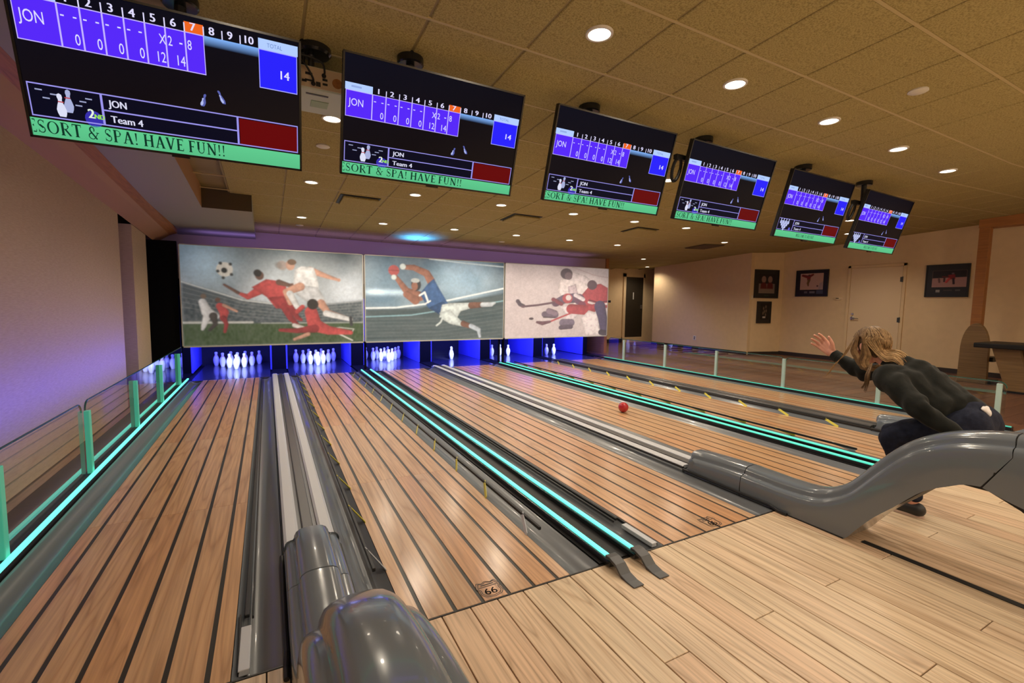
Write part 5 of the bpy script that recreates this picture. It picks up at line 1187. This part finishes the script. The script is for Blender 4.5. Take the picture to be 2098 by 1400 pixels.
q = MB()
chain(q, [((3.5,1.075,.60), .128), ((3.5,1.10,.635), .122)]); ell(q, (3.43,1.045,.60), (.10,.10,.11)); ell(q, (3.57,1.045,.60), (.10,.10,.11))
chain(q, [((3.42,1.07,.585), .104), ((3.385,1.23,.52), .088), ((3.352,1.365,.458), .068), ((3.38,1.32,.34), .066), ((3.405,1.285,.24), .060), ((3.42,1.268,.125), .047)])
chain(q, [((3.58,1.07,.585), .104), ((3.63,1.28,.50), .088), ((3.68,1.485,.42), .068), ((3.71,1.46,.30), .066), ((3.735,1.43,.20), .058), ((3.75,1.412,.125), .047)])
blob('jeans', q, M['jeans'], person, .009, 3, folds(.005, 30, 9), org=BO)
q = MB(); ell(q, (3.47,1.000,.703), (.045,.012,.018), Matrix.Rotation(math.radians(-35), 3, 'X')); ell(q, (3.465,.984,.684), (.022,.011,.020), Matrix.Rotation(math.radians(-20), 3, 'X')); blob('shirt_tail', q, M['shirt'], person, .006, 2, folds(.003, 60, 2), org=BO)
for ax, ay in ((3.42, 1.265), (3.75, 1.41)):
    q = MB(); chain(q, [((ax,ay-.03,.044), .042), ((ax,ay+.05,.042), .044), ((ax,ay+.12,.036), .040), ((ax,ay+.165,.032), .034)])
    q.v = [(v[0], v[1], max(v[2], .008)) for v in q.v]; sh_ = blob('shoe', q, M['shoe'], person, .006, 3, org=BO)
    q = MB(); P = [(.034*math.cos(a_)*(1 if math.sin(a_) > 0 else .92), .115*math.sin(a_)) for a_ in np.linspace(0, 2*math.pi, 24, endpoint=False)]
    q.prism(P, lambda u, v: (ax+u*1.15, ay+.065+v*1.15, .0015), lambda u, v: (ax+u*1.15, ay+.065+v*1.15, .016)); q.build('shoe_sole', M['shoe_band'], sh_, org=BO, scale=1)
# --- hair: a close cap plus a few hundred locks joined as one child
def lock(q, pts, r0, r1, c0, c1):
    P = [Vector(tuple(p)) for p in catmull([tuple(p) for p in pts], 5)]; n = len(P); b0 = len(q.f)
    rad = [max(.0006, (r0+(r1-r0)*(i/(n-1)))*(1-.75*max(0, i/(n-1)-.7)/.3)) for i in range(n)]
    q.tube(P, rad, 5)
    for j in range(b0, len(q.f)):
        i = min(n-1, (j-b0)//5); u = i/(n-1); q.c[j] = tuple(a+(e-a)*u for a, e in zip(c0, c1))
q = MB(); R_ = random.Random(4)
DK, MD, LT, PL = (.085,.045,.019), (.17,.098,.043), (.36,.215,.095), (.60,.40,.20)
def jit(c, k=.22): f = 1+R_.uniform(-k, k); return tuple(min(1, v*f) for v in c)
def scalp(th, l, k=1.0):      # th: angle in the head's mid plane from forward (0) over the top (90) to the nape (200); l lateral -1..1
    w_ = math.sqrt(max(0, 1-l*l)); t_ = math.radians(th)
    return hp(l*.080*k, (-.012+.100*math.cos(t_)*w_*k), (.022+.098*math.sin(t_)*w_*k))
for i in range(480):
    l0 = R_.uniform(-.15, .15); l1 = R_.uniform(-1, 1); l1 = math.copysign(abs(l1)**.8, l1)*.97; th0 = R_.uniform(46, 150)
    k0 = R_.uniform(1.04, 1.09); pts = [scalp(th0, l0, k0)]
    the = R_.uniform(178, 206)-22*abs(l1)
    for u in (.25, .5, .75, 1): pts.append(scalp(th0+(the-th0)*u, l0+(l1-l0)*math.sin(u*math.pi/2), k0*(1.01+.02*u)))
    tx = 3.48+l1*.075; u_ = R_.uniform(.3, 1.0); k_ = R_.uniform(-.008, .012)
    pts += [Vector((3.485+l1*.070, 1.480-.01*abs(l1), .975+k_-.055*l1*l1)), Vector((tx, 1.40, .970+k_-.05*abs(l1)))]
    if u_ > .5: pts.append(Vector((tx+R_.uniform(-.03,.03), 1.40-.22*(u_-.35), .970-.10*(u_-.35)*2+k_-.055*abs(l1))))
    dk = R_.random()
    lock(q, pts, R_.uniform(.0028, .0048), .0024, jit(DK if dk < .62 else MD), jit(MD if dk < .35 else LT) if u_ < .75 else jit(PL))
for i in range(170):          # left side: over and behind the ear, curling under the jaw to the shoulder
    l0 = R_.uniform(-.15, .0); th0 = R_.uniform(48, 100); k0 = R_.uniform(1.04, 1.09); f = R_.random()**.8
    pts = [scalp(th0, l0, k0), scalp(th0+18*f, -.5, k0*1.02), scalp(72+52*f, -.85, k0*1.04), scalp(112+45*f, -.97, k0*1.05)]
    y_ = 1.585-.05*f+R_.uniform(-.008, .008); x_ = 3.398+R_.uniform(-.006, .012)
    pts += [Vector((x_, y_, .945)), Vector((x_-.004, y_+.008, .905)), Vector((x_-.012, y_-.012, .868-.02*R_.random())), Vector((x_-.022, y_-.055, .858+.02*R_.random())), Vector((3.36, 1.465+R_.uniform(-.03,.015), .882+R_.uniform(-.008,.014)))]
    lock(q, pts, R_.uniform(.0026, .0044), .0026, jit(DK if R_.random() < .6 else MD), jit(LT if f > .4 else MD))
for i in range(90):           # front curtain past the temple and over the cheek
    f = R_.random(); l0 = R_.uniform(-.2, .05); k0 = R_.uniform(1.04, 1.09); th0 = R_.uniform(44, 66)
    pts = [scalp(th0, l0, k0), scalp(th0-4+10*f, -.55, k0*1.02), scalp(th0-14+30*f, -.88, k0*1.03), hp(-.084, .070-.045*f, -.01), hp(-.085, .060-.045*f, -.06), hp(-.086, .035-.045*f, -.105-.02*R_.random()), hp(-.088, -.012-.04*f, -.135+.015*R_.random())]
    lock(q, pts, R_.uniform(.0026, .0042), .0022, jit(DK if R_.random() < .6 else MD), jit(MD if f < .5 else LT))
for i in range(9):            # thin wisps swinging forward of the face
    f = i/8; pts = [scalp(56, -.25, 1.03), scalp(40, -.6, 1.05), Vector((3.415, 1.672-.012*f, .985)), Vector((3.412, 1.698-.012*f, .93)), Vector((3.41, 1.735+.012*f, .86)), Vector((3.405, 1.768+.026*f, .80-.03*f))]
    lock(q, pts, .0022, .0012, jit(MD), jit(LT))
for i in range(24):           # lock hanging in front of the left shoulder
    f = R_.random(); x_ = 3.30+R_.uniform(-.012,.012); pts = [Vector((3.385, 1.515, .90)), Vector((3.34, 1.495+.01*f, .885)), Vector((x_-.01, 1.480+.02*f, .83)), Vector((x_-.02, 1.478+.02*f, .78)), Vector((x_-.02, 1.485+.03*f, .72+.03*f))]
    lock(q, pts, .0028, .0012, jit(MD), jit(DK))
hr = q.build('hair', M['hair'], person, org=BO, scale=1, smooth=True, fix=False); hr['kind'] = 'stuff'
q = MB(); ell(q, hp(0,-.016,.028), (.0815,.100,.099), HR); ell(q, hp(0,-.045,-.02), (.066,.046,.072), HR)
q.v = [tuple(v) for v in q.v]; sc_ = blob('hair_cap', q, M['hair'], person, .006, 4, org=BO)
inv = HR.transposed()
bm = bmesh.new(); bm.from_mesh(sc_.data)
for v in list(bm.verts):
    p = inv @ (v.co + BO - HC)
    if p.y > .035 and p.z < .065 or p.z < -.045 and p.y > -.03: bm.verts.remove(v)
bm.to_mesh(sc_.data); bm.free()
at = sc_.data.color_attributes.new('col', 'FLOAT_COLOR', 'POINT'); at.data.foreach_set('color', [.07,.042,.021,1]*len(sc_.data.vertices))
bpy.context.view_layer.update()
